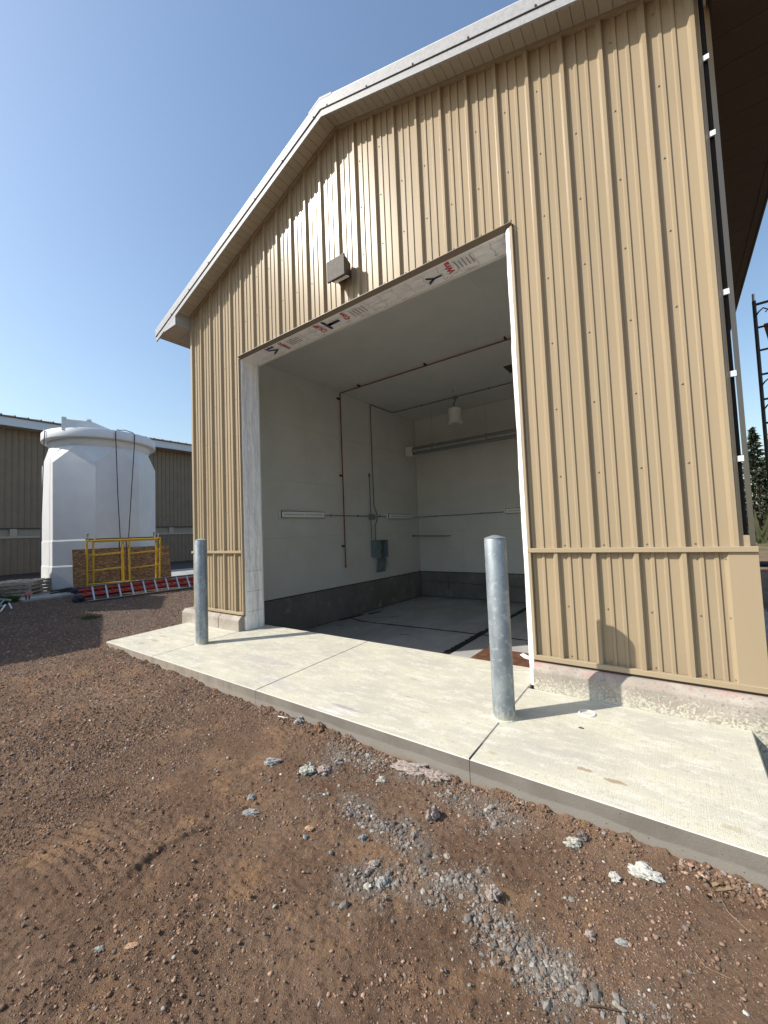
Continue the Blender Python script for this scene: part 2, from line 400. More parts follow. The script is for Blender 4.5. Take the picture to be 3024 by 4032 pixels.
def fast_mesh(name, verts, faces_flat, nper, mats, smooth_=True):
    me = bpy.data.meshes.new(name); nv = len(verts); nf = len(faces_flat)//nper
    me.vertices.add(nv); me.vertices.foreach_set('co', verts.astype(np.float32).ravel())
    me.loops.add(nf*nper); me.loops.foreach_set('vertex_index', faces_flat.astype(np.int32))
    me.polygons.add(nf); me.polygons.foreach_set('loop_start', np.arange(0, nf*nper, nper, dtype=np.int32))
    try: me.polygons.foreach_set('loop_total', np.full(nf, nper, dtype=np.int32))
    except Exception: pass
    me.polygons.foreach_set('use_smooth', np.full(nf, smooth_))
    for k in mats: me.materials.append(k)
    me.update(calc_edges=True); me.validate(); return me
def setcol(me, name, arr):
    a = me.attributes.new(name, 'FLOAT_COLOR', 'POINT'); c4 = np.ones((len(arr), 4), np.float32); c4[:, :3] = arr; a.data.foreach_set('color', c4.ravel())
ny, nx = XX.shape
idx = np.arange(nx*ny).reshape(ny, nx)
q = np.stack([idx[:-1,:-1], idx[:-1,1:], idx[1:,1:], idx[1:,:-1]], -1)
cx = (XX[:-1,:-1]+XX[1:,1:])/2; cy = (YY[:-1,:-1]+YY[1:,1:])/2
keep = ~((cx > .02)&(cx < 7.28)&(cy > .0)&(cy < 7.3))
keep &= ~((cx > .1)&(cx < 7.1)&(cy > -1.25)&(cy < .2))
q = q[keep].ravel()
# grey concrete dust where crushed concrete lies
BANDS = [([(6.228,-2.181),(6.339,-2.191),(6.428,-2.224),(6.50,-2.235),(6.605,-2.222),(6.71,-2.21),(6.80,-2.195)], .045),
 ([(4.85,-1.83),(4.87,-1.62),(4.794,-1.488),(4.927,-1.405),(5.139,-1.433),(5.06,-1.607)], .055),
 ([(5.006,-2.007),(5.346,-1.951),(5.481,-1.994),(5.635,-1.984),(5.74,-2.013)], .05),
 ([(5.342,-1.452),(5.573,-1.462),(5.804,-1.494),(5.943,-1.565),(6.071,-1.532)], .05),
 ([(5.667,-2.338),(5.83,-2.22),(5.957,-2.102),(6.071,-2.069)], .05),
 ([(6.07,-2.03),(6.14,-2.09),(6.22,-2.17)], .05)]
def band_d(x, y):
    best = np.full(np.shape(x), 9.)
    for pts, wd in BANDS:
        for (ax, ay), (bx, by) in zip(pts[:-1], pts[1:]):
            vx, vy = bx-ax, by-ay; t = np.clip(((x-ax)*vx+(y-ay)*vy)/(vx*vx+vy*vy), 0, 1)
            best = np.minimum(best, np.hypot(x-ax-t*vx, y-ay-t*vy)/wd)
    return best
bd = band_d(XX, YY); dust = np.clip(np.exp(-(bd/2.6)**2)*1.5*smooth(.38,.66,fbm(XX*6, YY*6, 4, 50)), 0, 1)
dust[(XX < 2)|(YY > -1.3)] = 0
me = fast_mesh('ground', np.stack([XX, YY, ZZ], -1).reshape(-1, 3), q, 4, [])
setcol(me, 'dust', np.repeat(dust.reshape(-1, 1), 3, 1))
n = NT('brown_dirt', .95)
c = n.mix(n.rng(n.noise(1.7, 5), .38, .62), (.170,.104,.067), (.215,.140,.093))
c = n.mix(n.math('MULTIPLY', n.rng(n.noise(3.4, 6), .52, .68), .9), c, (.285,.172,.098))
c = n.mix(n.math('MULTIPLY', n.rng(n.noise(26, 5), .5, .66), .6), c, (.085,.058,.042))
c = n.mix(n.math('MULTIPLY', n.rng(n.noise(110, 3), .56, .7), .55), c, (.24,.185,.145))
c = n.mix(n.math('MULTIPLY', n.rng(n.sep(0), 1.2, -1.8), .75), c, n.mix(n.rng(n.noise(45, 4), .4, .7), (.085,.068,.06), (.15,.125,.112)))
c = n.mix(n.math('MULTIPLY', n.rng(n.sep(1), 14, 26), .8), c, n.mix(n.rng(n.noise(.5, 4), .4, .6), (.19,.15,.09), (.10,.11,.045)))
c = n.mix(n.math('MULTIPLY', n.rng(n.attr('dust'), .1, .9), .5), c, (.225,.195,.165))
n.color(c)
n.bump(n.math('ADD', n.noise(190, 4, rough=.75), n.math('MULTIPLY', n.noise(60, 4, rough=.7), 1.3)), 1.0, .011)
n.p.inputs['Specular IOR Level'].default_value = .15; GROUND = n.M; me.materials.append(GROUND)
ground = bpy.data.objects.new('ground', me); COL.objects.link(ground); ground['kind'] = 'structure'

# ------------------------------------------------------------------ gravel as stuff
ICO_V = []
t = (1+5**.5)/2
for a, b in ((-1,t),(1,t),(-1,-t),(1,-t)): ICO_V.append((a, b, 0))
for a, b in ((-1,t),(1,t),(-1,-t),(1,-t)): ICO_V.append((0, a, b))
for a, b in ((t,-1),(t,1),(-t,-1),(-t,1)): ICO_V.append((a, 0, b))
ICO_V = np.array(ICO_V); ICO_V /= np.linalg.norm(ICO_V[0])
ICO_F = np.array([(0,11,5),(0,5,1),(0,1,7),(0,7,10),(0,10,11),(1,5,9),(5,11,4),(11,10,2),(10,7,6),(7,1,8),(3,9,4),(3,4,2),(3,2,6),(3,6,8),(3,8,9),(4,9,5),(2,4,11),(6,2,10),(8,6,7),(9,8,1)])
OCT_V = np.array([(1,0,0),(-1,0,0),(0,1,0),(0,-1,0),(0,0,1),(0,0,-1)], float)
PYR_V = np.array([(1,0,-.5),(0,1,-.5),(-1,0,-.5),(0,-1,-.5),(.1,.1,.8)], float); PYR_F = np.array([(0,1,4),(1,2,4),(2,3,4),(3,0,4)])
OCT_F = np.array([(0,2,4),(2,1,4),(1,3,4),(3,0,4),(2,0,5),(1,2,5),(3,1,5),(0,3,5)])
def stones(name, P, size, cols, V, F, jitter, flat, smooth_, matl, sink=.25):
    N_ = len(P); nv = len(V)
    sc = np.stack([rng.uniform(.7, 1.3, N_), rng.uniform(.7, 1.3, N_), rng.uniform(flat*.7, flat*1.2, N_)], -1)*size[:, None]/2
    base = V[None]*(1+rng.uniform(-jitter, jitter, (N_, nv, 1)))*sc[:, None]
    a = rng.uniform(0, 6.28, N_); tl = rng.normal(0, .35, N_)
    ct, st = np.cos(tl)[:, None], np.sin(tl)[:, None]
    y2 = base[..., 1]*ct-base[..., 2]*st; z2 = base[..., 1]*st+base[..., 2]*ct; x2 = base[..., 0]
    ca, sa = np.cos(a)[:, None], np.sin(a)[:, None]
    X3 = x2*ca-y2*sa; Y3 = x2*sa+y2*ca
    W = np.stack([X3+P[:, 0:1], Y3+P[:, 1:2], z2+P[:, 2:3]+(size*flat*(.5-sink))[:, None]], -1).reshape(-1, 3)
    Fa = (F[None]+(np.arange(N_)*nv)[:, None, None]).ravel()
    me = fast_mesh(name, W, Fa, 3, [matl], smooth_)
    setcol(me, 'Col', np.repeat(cols, nv, 0))
    o = bpy.data.objects.new(name, me); COL.objects.link(o); o['kind'] = 'stuff'; return o
n = NT('stone', .85); c = n.mix(n.math('MULTIPLY', n.rng(n.noise(150, 3), .4, .65), .35), n.attr('Col'), n.mix(1.0, n.attr('Col'), (.5,.46,.42), 'MULTIPLY')); n.color(c); n.bump(n.noise(180, 3), .5, .003); n.p.inputs['Specular IOR Level'].default_value = .2; STONE = n.M
def pick(N_, pal, w_):
    k = rng.choice(len(pal), N_, p=np.array(w_)/sum(w_)); c_ = np.array(pal)[k]*rng.uniform(.75, 1.25, (N_, 1)); return np.clip(c_, 0, .8)
BR = [(.14,.088,.06),(.20,.13,.09),(.26,.17,.12),(.34,.235,.175),(.17,.14,.12),(.27,.235,.205),(.33,.22,.17),(.40,.37,.33)]
def scatter(N_, x0, x1, y0, y1, dens=None, power=1.0):
    x = rng.uniform(x0, x1, N_); y = rng.uniform(y0, y1, N_)
    if dens is not None: k = rng.random(N_) < dens(x, y); x, y = x[k], y[k]
    return x, y
def mk(name, x, y, s, pal, w_, V=ICO_V, F=ICO_F, jit=.16, flat=.6, sm=False, sink=.3):
    stones(name, np.stack([x, y, H(x, y)], -1), s, pick(len(x), pal, w_), V, F, jit, flat, sm, STONE, sink)
def clump(x, y): return (1-.8*np.exp(-((x-4.36)/.30)**4-((y+2.98)/.22)**4)*(np.abs(np.sin((y-.13*(x-4.35)+.55*(x-4.35)**2)*math.pi/.052)) > .45))*.25+1.1*smooth(.42, .64, fbm(x*2.1+9, y*2.1, 3, 61))
x, y = scatter(235000, 2.4, 7.45, -3.72, -1.38, clump)
mk('dirt_crumbs', x, y, (.003+.008*rng.random(len(x))**2.2)*(.8+.5*(x<4)), BR, [9,8,6,1.6,1.2,.4,.6,.2], PYR_V, PYR_F, .3, .8)
x, y = scatter(13000, 2.2, 7.45, -3.75, -1.38, clump)
mk('pebbles', x, y, .008+.014*rng.random(len(x))**3, BR, [4,6,6,3,1.6,1.0,2,.6], ICO_V, ICO_F, .1, .55, True)
x, y = scatter(90000, -6.3, 3.4, -3.4, 2.6, lambda x, y: (y < -1.38)|(x < -.2))
mk('yard_gravel', x, y, .010+.030*rng.random(len(x))**2.5, BR, [6,6,4,2,4,1.0,.8,.35], PYR_V, PYR_F, .3, .6)
# clods along the slab front
x = rng.uniform(.2, 7.25, 14000); y = -1.380-np.abs(rng.normal(0, .05, 14000)); k = rng.random(14000) < .12+smooth(.35, .65, fbm(x*4, x*0+2, 3, 70)); x, y = x[k], y[k]
mk('slab_edge_clods', x, y, .005+.020*rng.random(len(x))**3, BR, [10,7,2.5,.8,2,.6,.4,.2], ICO_V, ICO_F, .22, .75)
# crushed concrete
GR = [(.205,.185,.165),(.255,.235,.21),(.15,.135,.12),(.32,.30,.26),(.19,.135,.10)]
xs = []; ys = []
for pts, wd in BANDS:
    for (ax, ay), (bx, by) in zip(pts[:-1], pts[1:]):
        L_ = math.hypot(bx-ax, by-ay); N_ = int(L_*wd*62000) if wd < .0475 else int(L_*wd*34000); tt = rng.random(N_)*1.16-.08
        xs.append(ax+(bx-ax)*tt+rng.standard_t(2.2, N_)*wd*.85); ys.append(ay+(by-ay)*tt+rng.standard_t(2.2, N_)*wd*.85)
x = np.concatenate(xs); y = np.concatenate(ys); k = (y < -1.385)&(x < 7.4)&(rng.random(len(x)) < .10+1.1*smooth(.42, .60, fbm(x*8, y*8, 3, 90))); x, y = x[k], y[k]
mk('crushed_concrete', x, y, .004+.024*rng.random(len(x))**3.2, GR, [4,3,3,1.5,3.5], ICO_V, ICO_F, .28, .8, sink=.5)
k = rng.integers(0, len(x), 26000); x = x[k]+rng.normal(0, .035, 26000); y = y[k]+rng.normal(0, .035, 26000); k = y < -1.385; x, y = x[k], y[k]
ax_ = rng.choice(len(x), 130); mk('concrete_lumps', x[ax_], y[ax_], .020+.022*rng.random(130)**1.5, GR, [4,4,2,2,2], ICO_V, ICO_F, .2, .75, sink=.45)
mk('concrete_fines', x, y, .003+.005*rng.random(len(x)), GR, [4,3,3,1.5,3], PYR_V, PYR_F, .3, .8)
x, y = scatter(2600, 2.6, 7.4, -3.5, -1.4, lambda x, y: np.exp(-band_d(x, y)/5))
mk('concrete_chips', x, y, .006+.016*rng.random(len(x))**3, GR+[(.62,.62,.58)], [4,3,3,1.5,1,1.2], ICO_V, ICO_F, .28, .7)

# named rocks --------------------------------------------------------------
def rock(x, y, d, col, label, elong=1.0, flat=.6, rot=0, group=None, rough_=.2, cat='rock', name='rock', detail=4):
    bm = bmesh.new(); bmesh.ops.create_icosphere(bm, subdivisions=detail, radius=1)
    sx, sy = rng.uniform(0, 50, 2)
    for v in bm.verts:
        p = v.co.copy(); a = float(fbm(np.array(p.x*1.3+sx), np.array(p.y*1.3+p.z*1.7+sy), 3, 5)); b = float(fbm(np.array(p.x*4+sy+p.z*2), np.array(p.y*4+sx-p.z), 3, 6))
        cc = float(fbm(np.array(p.x*9+p.z*5+sx), np.array(p.y*9-p.z*4+sy), 2, 8)); k = 1+(a-.5)*1.0+(b-.5)*.75+(cc-.5)*.42
        v.co = Vector((p.x*k*d/2*elong, p.y*k*d/2/elong**.5, max(p.z, -.5)*k*d/2*flat))
    M_ = ROCKM.get(col) 
    me = bpy.data.meshes.new(name); bm.to_mesh(me); bm.free(); me.materials.append(M_)
    o = bpy.data.objects.new(name, me); COL.objects.link(o)
    o.location = (x, y, float(H(x, y))+d*flat*.18); o.rotation_euler = (0, 0, rot)
    return tag(o, label, cat, group)
def rmat(name, a, b):
    n = NT(name, .9); n.color(n.mix(n.rng(n.noise(50, 5), .35, .65), a, b)); n.bump(n.noise(120, 5, rough=.7), .9, .006); return n.M
ROCKM = {'grey': rmat('grey_concrete_chunk', (.22,.215,.21), (.36,.355,.34)), 'pale': rmat('pale_mortar', (.27,.275,.24), (.46,.46,.39)), 'brown': rmat('brown_stone', (.15,.085,.05), (.24,.15,.09)), 'tan': rmat('tan_stone', (.36,.23,.14), (.46,.31,.2)), 'dark': rmat('dark_stone', (.09,.08,.075), (.17,.15,.14)), 'white': rmat('white_mortar', (.40,.40,.36), (.58,.58,.53)), 'greybrown': rmat('grey_brown_chunk', (.24,.19,.165), (.38,.32,.29))}
RK = [
 (4.50,-1.93,.062,'grey','dark topped grey concrete lump, leftmost of the row of three lumps on the dirt',1.4,.55,.6),
 (4.80,-1.86,.072,'pale','pale grey round concrete lump in the middle of the row of three lumps',1.15,.55,.2),
 (4.885,-1.785,.064,'greybrown','pinkish grey concrete lump touching the pale lump on its right side',1.1,.55,.9),
 (5.28,-1.645,.045,'pale','small pale lump alone below the concrete rubble, casting a short dark shadow',1.1,.75,.3),
 (5.40,-1.43,.13,'greybrown','large flat crust of grey mortar lying against the slab edge',1.8,.35,.25),
 (5.57,-1.43,.085,'greybrown','pinkish crust of mortar just right of the large flat crust',1.4,.45,.2),
 (4.205,-1.40,.060,'grey','pointed grey stone standing against the slab edge, left of the rusty brown clod',1.0,1.0,.4),
 (4.455,-1.40,.068,'brown','rusty brown clod standing upright against the slab edge',1.0,1.1,.3),
 (5.735,-1.76,.060,'greybrown','upright shard of grey concrete in a small pit of dirt',.8,1.2,.2),
 (4.81,-2.33,.045,'grey','grey flat stone, lower one of the isolated pair at the left',1.6,.5,.7),
 (4.70,-2.24,.036,'grey','grey crumbly lump, upper one of the isolated pair at the left',1.1,.7,.4),
 (5.215,-2.23,.026,'tan','smooth orange tan pebble just above a small grey pebble',1.3,.6,.4),
 (5.24,-2.285,.020,'grey','small round grey pebble just below the orange tan pebble',1.0,.8,.1),
 (5.50,-2.115,.034,'grey','block shaped grey stone with a notch, alone in the middle of the dirt',1.0,.95,.2),
 (5.655,-2.225,.036,'greybrown','rounded grey brown clod above the gravel streak at the bottom',1.1,.7,.8),
 (5.75,-2.28,.040,'grey','knobbly grey concrete lump at the upper left of the bottom gravel streak',1.0,.8,.3),
 (6.43,-1.53,.050,'pale','pale cream mortar lump beside a dark stone near the slab edge',1.3,.65,.3),
 (6.465,-1.465,.040,'dark','dark grey angular stone leaning on the pale cream mortar lump',.9,1.0,.7),
 (6.63,-1.63,.038,'white','small white mortar blob, left of the long white one',1.0,.6,.3),
 (6.745,-1.535,.075,'white','long white mortar blob lying near the right part of the slab edge',1.5,.45,.15),
 (6.205,-2.055,.050,'greybrown','rough reddish grey lump at the top of the bottom gravel streak',1.0,.9,.5),
 (6.585,-1.995,.026,'greybrown','pear shaped pinkish pebble in the bare dirt on the right',1.3,.7,.9),
 (6.69,-1.955,.026,'grey','flat grey chip to the right of the pear shaped pebble',1.5,.4,.4),
 (4.995,-3.165,.022,'grey','flat blue grey pebble at the lower left, left of its long twin',1.5,.45,.6),
 (5.10,-3.085,.022,'tan','long flat tan grey pebble at the lower left beside a dark hollow',1.7,.4,.7),
 (5.10,-2.82,.018,'tan','flat pink stone chip in the middle of the left foreground',1.0,.4,.2),
]
for x_, y_, d_, c_, lb, el, fl, ro in RK: rock(x_, y_, d_*1.22, c_, lb, el, fl, ro)

# ------------------------------------------------------------------ apron slabs
apron = thing('concrete_apron', '', '', (3.6, -.7, 0), kind='structure')
def slab_z(y): return .0277*(y+.1)
def slab(x0, x1, yb, extra=None):
    mb = MB(); y0 = -1.372
    poly = [(x0,y0),(x1,y0),(x1,yb),(x0,yb)]
    top = [(x, y, slab_z(y)) for x, y in poly]; bot = [(x, y, -.32) for x, y in poly]
    mb.add(top+bot, [(0,1,2,3)], 0); mb.add(top+bot, [(7,6,5,4),(0,4,5,1),(1,5,6,2),(2,6,7,3),(3,7,4,0)], 1)
    o = mb.build('slab', [SLABTOP, SLABSIDE], apron)
    bm = bmesh.new(); bm.from_mesh(o.data); bmesh.ops.remove_doubles(bm, verts=bm.verts, dist=1e-5)
    bmesh.ops.recalc_face_normals(bm, faces=bm.faces)
    ed = [e for e in bm.edges if all(v.co.z > -.1 for v in e.verts)]
    bmesh.ops.bevel(bm, geom=ed, offset=.006, segments=3, affect='EDGES', material=0); bm.to_mesh(o.data); bm.free()
    return o
slab(-.13, 1.363, -.104); slab(1.367, 3.548, .395); slab(3.552, 5.788, .395); slab(5.792, 7.295, -.104)
# dark joint sealant strip in the two right joints
MB().box(5.787,-1.368,-.3,5.793,.39,-.035).build('joint_filler', TAR, apron)
# vertical crack on the face
# ------------------------------------------------------------------ shop floor (lower, inside)
FZ = -.60
floor = thing('floor', '', '', (3.6, 3.6, FZ), kind='structure')
MB().box(.2,.3,FZ-.15,7.1,7.3,FZ-.012).build('joint_bed', TAR, floor)
for a, b, c_, d_ in ((.25,.42,3.72,3.585),(.25,3.625,3.72,7.25),(3.80,.42,7.06,3.585),(3.80,3.625,7.06,7.25)):
    MB().box(a, b, FZ-.10, c_, d_, FZ).build('floor_slab', FLOORM, floor, bevel=.006)
# ragged sealant along the curb and joints
def ragged(path, w_, seed, name='sealant_line'):
    mb = MB(); r_ = random.Random(seed); L_ = []; R_ = []
    for (a, b) in zip(path[:-1], path[1:]):
        a = Vector(a); b = Vector(b); d = (b-a); nseg = max(2, int(d.length/.07)); p_ = Vector((-d.y, d.x)).normalized()
        for k in range(nseg+1):
            c0 = a+d*k/nseg; L_.append(c0+p_*w_*(.5+r_.uniform(-.2,.28))); R_.append(c0-p_*w_*(.5+r_.uniform(-.2,.28)))
    vs = [(v.x, v.y, FZ+.004) for v in L_]+[(v.x, v.y, FZ+.004) for v in R_]; n_ = len(L_)
    mb.add(vs, [(i, i+1, i+1+n_, i+n_) for i in range(n_-1)]); mb.build(name, TAR, floor)
ragged([(3.70,.5),(3.74,3.6),(3.78,7.2)], .11, 1)
ragged([(.45,3.60),(.9,3.47),(1.3,3.47),(2.6,3.56),(3.8,3.6),(7,3.6)], .055, 2)
ragged([(.27,2.3),(.28,7.2)], .035, 3); ragged([(.3,7.22),(7,7.22)], .05, 4)
ragged([(.5,4.2),(.62,4.6)], .09, 5); ragged([(.31,3.3),(.42,4.1)], .10, 6)
ragged([(.9,3.9),(1.35,4.3)], .035, 7); ragged([(2.35,2.9),(2.55,2.95)], .03, 8); ragged([(.6,2.9),(.8,2.95)], .03, 9)

# ------------------------------------------------------------------ the metal building
BLD = thing('metal_building', 'tan ribbed metal building with white gable fascia and an open doorway without its door', 'building', (3.6576, 0, 0))
P = .3048; XA = 3.6576; ZA = 6.8255; SL = 1/3
def rake(x): return ZA-SL*abs(x-XA)
WL, WR = -.05, 7.345; DL, DR, DH = 1.40, 5.87, 4.385
def profile(xl, xr):
    pts = []
    for i in range(-1, 26):
        X0 = i*P
        pts += [(X0-.022-.026,0),(X0-.026,-.037),(X0,-.037),(X0+.016,0)]
        for mx in (X0+.092, X0+.178): pts += [(mx-.019,0),(mx-.010,-.0105),(mx+.010,-.0105),(mx+.0145,0)]
    pts.sort()
    def yat(x):
        for (a, ya), (b, yb) in zip(pts[:-1], pts[1:]):
            if a <= x <= b: return ya+(yb-ya)*(x-a)/(b-a) if b > a else ya
        return 0
    brk = [p for p in pts if xl < p[0] < xr]
    for bx in (DL, DR, XA):
        if xl < bx < xr: brk.append((bx, yat(bx)))
    brk = [(xl, yat(xl))]+sorted(brk)+[(xr, yat(xr))]
    return brk
def panel(xl, xr, zb, zt, name='siding_panel', yoff=0):
    mb = MB(); pr = profile(xl, xr)
    for (a, ya), (b, yb) in zip(pr[:-1], pr[1:]):
        if b-a < 1e-6: continue
        mid = (a+b)/2; z0 = zb(mid)
        mb.add([(a,ya+yoff,z0),(b,yb+yoff,z0),(b,yb+yoff,zt(b)),(a,ya+yoff,zt(a))], [(0,1,2,3)])
        mb.add([(a,ya+yoff+.0012,z0),(b,yb+yoff+.0012,z0),(b,yb+yoff+.0012,zt(b)),(a,ya+yoff+.0012,zt(a))], [(3,2,1,0)])
    return mb.build(name, SIDING, BLD)
edges = [WL, .60, 1.514, 2.429, 3.343, 4.258, 5.172, 6.086, 7.001, WR]
for a, b in zip(edges[:-1], edges[1:]):
    panel(a, b, lambda x: DH if DL < x < DR else 1.252, lambda x: rake(x)-.028)
for a, b in ((WL, .60), (.60, DL)): panel(a, b, lambda x: .285, lambda x: 1.212)
for a, b in ((DR, 6.70), (6.70, 7.235)): panel(a, b, lambda x: .285, lambda x: 1.212)
# lap seams show as thin lips
# lower right flat corner cover with its bent edge
MB().prism([(7.225,-.004),(7.235,-.006),(7.252,-.030),(7.412,-.030),(7.412,.10),(7.405,.10),(7.405,-.024),(7.25,-.024),(7.235,0)], .285, 1.212, 'z').build('corner_trim', TRIM, BLD)
# trims
def trim(*a, name='trim', m=TRIM): return MB().box(*a).build(name, m, BLD, bevel=.003, segs=1)
trim(-.10,-.050,1.212,DL,-.001,1.252,name='belt_trim'); trim(DR-.03,-.050,1.212,7.415,-.001,1.252,name='belt_trim')
trim(-.06,-.046,.243,DL,-.001,.285,name='base_trim'); trim(DR-.03,-.046,.243,7.62,-.001,.285,name='base_trim')
MB().box(-.05,-.030,.222,DL,.02,.243).build('base_trim', BRONZD, BLD, label='dark gap strip under the base trim'); MB().box(DR-.02,-.030,.222,7.6,.02,.243).build('base_trim', BRONZD, BLD, label='dark gap strip under the base trim')
MB().prism([(-.001,4.392),(-.053,4.383),(-.054,4.377),(-.001,4.340)], 1.418, 5.862, 'x').build('head_trim', HEADTRIM, BLD)
trim(DL,-.045,.245,DL+.028,-.001,4.345,name='jamb_trim'); trim(5.842,-.045,.245,5.868,-.001,4.345,name='jamb_trim')
# left corner trim
MB().prism([(WL-.01,.05),(WL-.01,-.034),(WL+.035,-.034),(WL+.05,0),(WL,0),(WL,.05)], .285, 5.55, 'z').build('corner_trim', TRIM, BLD)
# rake trim where wall meets soffit
for s in (-1, 1):
    x1 = XA+s*(XA-WL+.02)
    MB().add([(XA,-.040,ZA-.004),(x1,-.040,rake(x1)-.004),(x1,-.040,rake(x1)-.040),(XA,-.040,ZA-.040),(XA,-.002,ZA-.004),(x1,-.002,rake(x1)-.004),(x1,-.002,rake(x1)-.040),(XA,-.002,ZA-.040)],
        [(0,1,2,3),(7,6,5,4),(0,4,5,1),(3,2,6,7),(1,5,6,2),(0,3,7,4)]).build('rake_trim', TRIM, BLD)
# right corner: open slot with tape pieces and a slanted trim
MB().prism([(7.321,-.030),(7.345,.006),(7.343,.010),(7.317,-.026)], 1.252, 5.56, 'z').build('corner_trim', TRIM, BLD, label='bent edge left of the open corner slot')
MB().prism([(7.376,.006),(7.412,.052),(7.408,.057)], 1.252, 5.40, 'z').build('corner_trim', TRIM, BLD, label='slanted corner trim right of the dark slot')
MB().box(7.33,-.01,1.252,7.375,.008,1.33).build('corner_trim', TRIM, BLD, label='short stub plate at the foot of the slot')
MB().box(7.30,.03,.25,7.372,.10,5.5).build('slot_backing', CORE, BLD)
for z_ in (4.944,4.338,3.72,3.112,2.499,1.877):
    if z_ == 3.72: continue
    MB().box(7.340,.0,z_-.02,7.384,.012,z_+.022).build('flashing_clip', WHITEPAINT, BLD, bevel=.002, segs=1)
# screws: one mesh shared by all
scr = MB().lathe([(.0085,0),(.0085,.002),(.0055,.003),(.0055,.0065),(.003,.0075)], n=8)
scr.v = [(x, -z_, y) for x, y, z_ in scr.v]
proto = scr.build('screw', SCREWM, None); proto.parent = BLD; first = True
off = Vector(BLD.location)
def screw(x, z_, y=0):
    global first
    if first: o = proto; first = False
    else: o = proto.copy(); COL.objects.link(o)
    o.location = Vector((x, y, z_))-off
rows = [1.276,1.89,2.50,3.111,3.724,4.925,5.54,6.15]
rows.insert(5, 4.32+.0)
for i in range(-0, 24):
    for z_ in rows:
        x = i*P+.057
        if z_ == 4.32 : 
            if DL-.1 < x < DR+.1: z_ = 4.43
        if x > 7.3 or z_ > rake(x)-.10: continue
        if DL-.02 < x < DR+.02 and z_ < 4.4: continue
        screw(x, z_)
    for z_ in (1.162,.74,.309):
        x = i*P+.057
        if x < DL or DR < x < 7.2: screw(x, z_)
for z_ in (1.162,.738,.30): screw(7.238, z_, -.008)

# wall cores
cm = MB(); T0, T1 = .006, .33
cm.box(0,T0,.235,DL+.01,T1,5.0); cm.box(DR-.02,T0,.235,7.315,T1,5.0)
cm.prism([(0,4.36),(DL+.01,4.36),(DL+.01,5.0),(0,5.0)], T0, T1, 'y')
cm = MB(); cm.box(0,T0,.235,1.425,T1,4.36); cm.box(5.845,T0,.235,7.315,T1,4.36)
cm.prism([(0,4.36),(7.315,4.36),(7.315,rake(7.315)-.03),(XA,ZA-.03),(0,rake(0)-.03)], T0, T1, 'y')
cm.build('wall', CORE, BLD)
MB().box(0,T1+.001,.235,.235,7.5,5.45).build('wall', TRIM, BLD); MB().box(7.10,T1+.001,.235,7.315,7.5,5.45).build('wall', TRIM, BLD)
MB().prism([(.236,.235),(7.099,.235),(7.099,rake(7.099)-.03),(XA,ZA-.03),(.236,rake(.236)-.03)], 7.27, 7.5, 'y').build('wall', TRIM, BLD)
# foundation walls (below the siding)
def ledge(x0, x1): 
    return MB().prism([(-.107,-.75),(-.107,.165),(-.098,.178),(-.062,.215),(-.05,.222),(.245,.222),(.245,-.75)], x0, x1, 'x').build('foundation', LEDGE, BLD, bevel=.004, segs=2)
ledge(-.34, .818); ledge(.830, 1.385); ledge(5.845, 7.85)
MB().box(-.34,.25,-.75,.215,7.6,.222).build('foundation', LEDGE, BLD); MB().box(7.13,.25,-.75,7.85,7.6,.222).build('foundation', LEDGE, BLD); MB().box(.216,7.285,-.75,7.129,7.6,.222).build('foundation', LEDGE, BLD)
MB().box(1.39,.405,-.75,5.84,.43,-.02).build('foundation', CURB, BLD)
# interior curb panels
def cp(*a): MB().box(*a).build('curb_panel', CURB, BLD, bevel=.008, segs=1)
ys_ = [.44, 2.655, 4.50, 6.415, 7.245]
for a, b in zip(ys_[:-1], ys_[1:]): cp(.217,a+.005,FZ-.1,.262,b-.005,.165)
xs_ = [.265, 1.225, 3.05, 4.9, 7.09]
for a, b in zip(xs_[:-1], xs_[1:]): cp(a+.005,7.238,FZ-.1,b-.005,7.284,.165)
for a, b in zip(ys_[:-1], ys_[1:]): cp(7.083,a+.005,FZ-.1,7.128,b-.005,.165)
MB().box(.218,.44,.168,.268,7.24,.180).build('curb_cap', TAR, BLD); MB().box(.268,7.232,.168,7.08,7.284,.180).build('curb_cap', TAR, BLD)
# liner panels
zs = [.182, 1.428, 2.648, 3.87, 5.06]
for k, (a, b) in enumerate(zip(zs[:-1], zs[1:])):
    for y0, y1 in ((.345, 2.45+.6*(k%2)), (2.45+.6*(k%2), 4.9), (4.9, 7.245)):
        MB().box(.237,y0+.0008,a+.0015,.250,y1-.0008,b-.0015).build('liner_panel', LINER, BLD)
    for x0, x1 in ((.25, 1.78+.8*(k%2)), (1.78+.8*(k%2), 4.1), (4.1, 7.085)):
        MB().box(x0+.0015,7.250,a+.0015,x1-.0015,7.264,b-.0015).build('liner_panel', LINER, BLD)
    MB().box(7.087,.345,a+.0015,7.098,7.245,b-.0015).build('liner_panel', LINER, BLD)
for x0, x1, z0, z1 in ((.25,1.42,.23,5.06),(5.85,7.08,.23,5.06),(1.4215,5.8485,4.36,5.06)):
    MB().box(x0,.332,z0,x1,.344,z1).build('liner_panel', LINER, BLD)
# ceiling
for x0, x1 in ((.237,2.5),(2.5,4.8),(4.8,7.098)):
    for y0, y1 in ((.332,2.9),(2.9,5.2),(5.2,7.268)): MB().box(x0+.0008,y0+.0008,5.062,x1-.0008,y1-.0008,5.08).build('ceiling_panel', LINER, BLD)
MB().box(4.05,4.93,5.052,4.6,5.4,5.0615).build('ceiling_hatch', BRONZD, BLD)
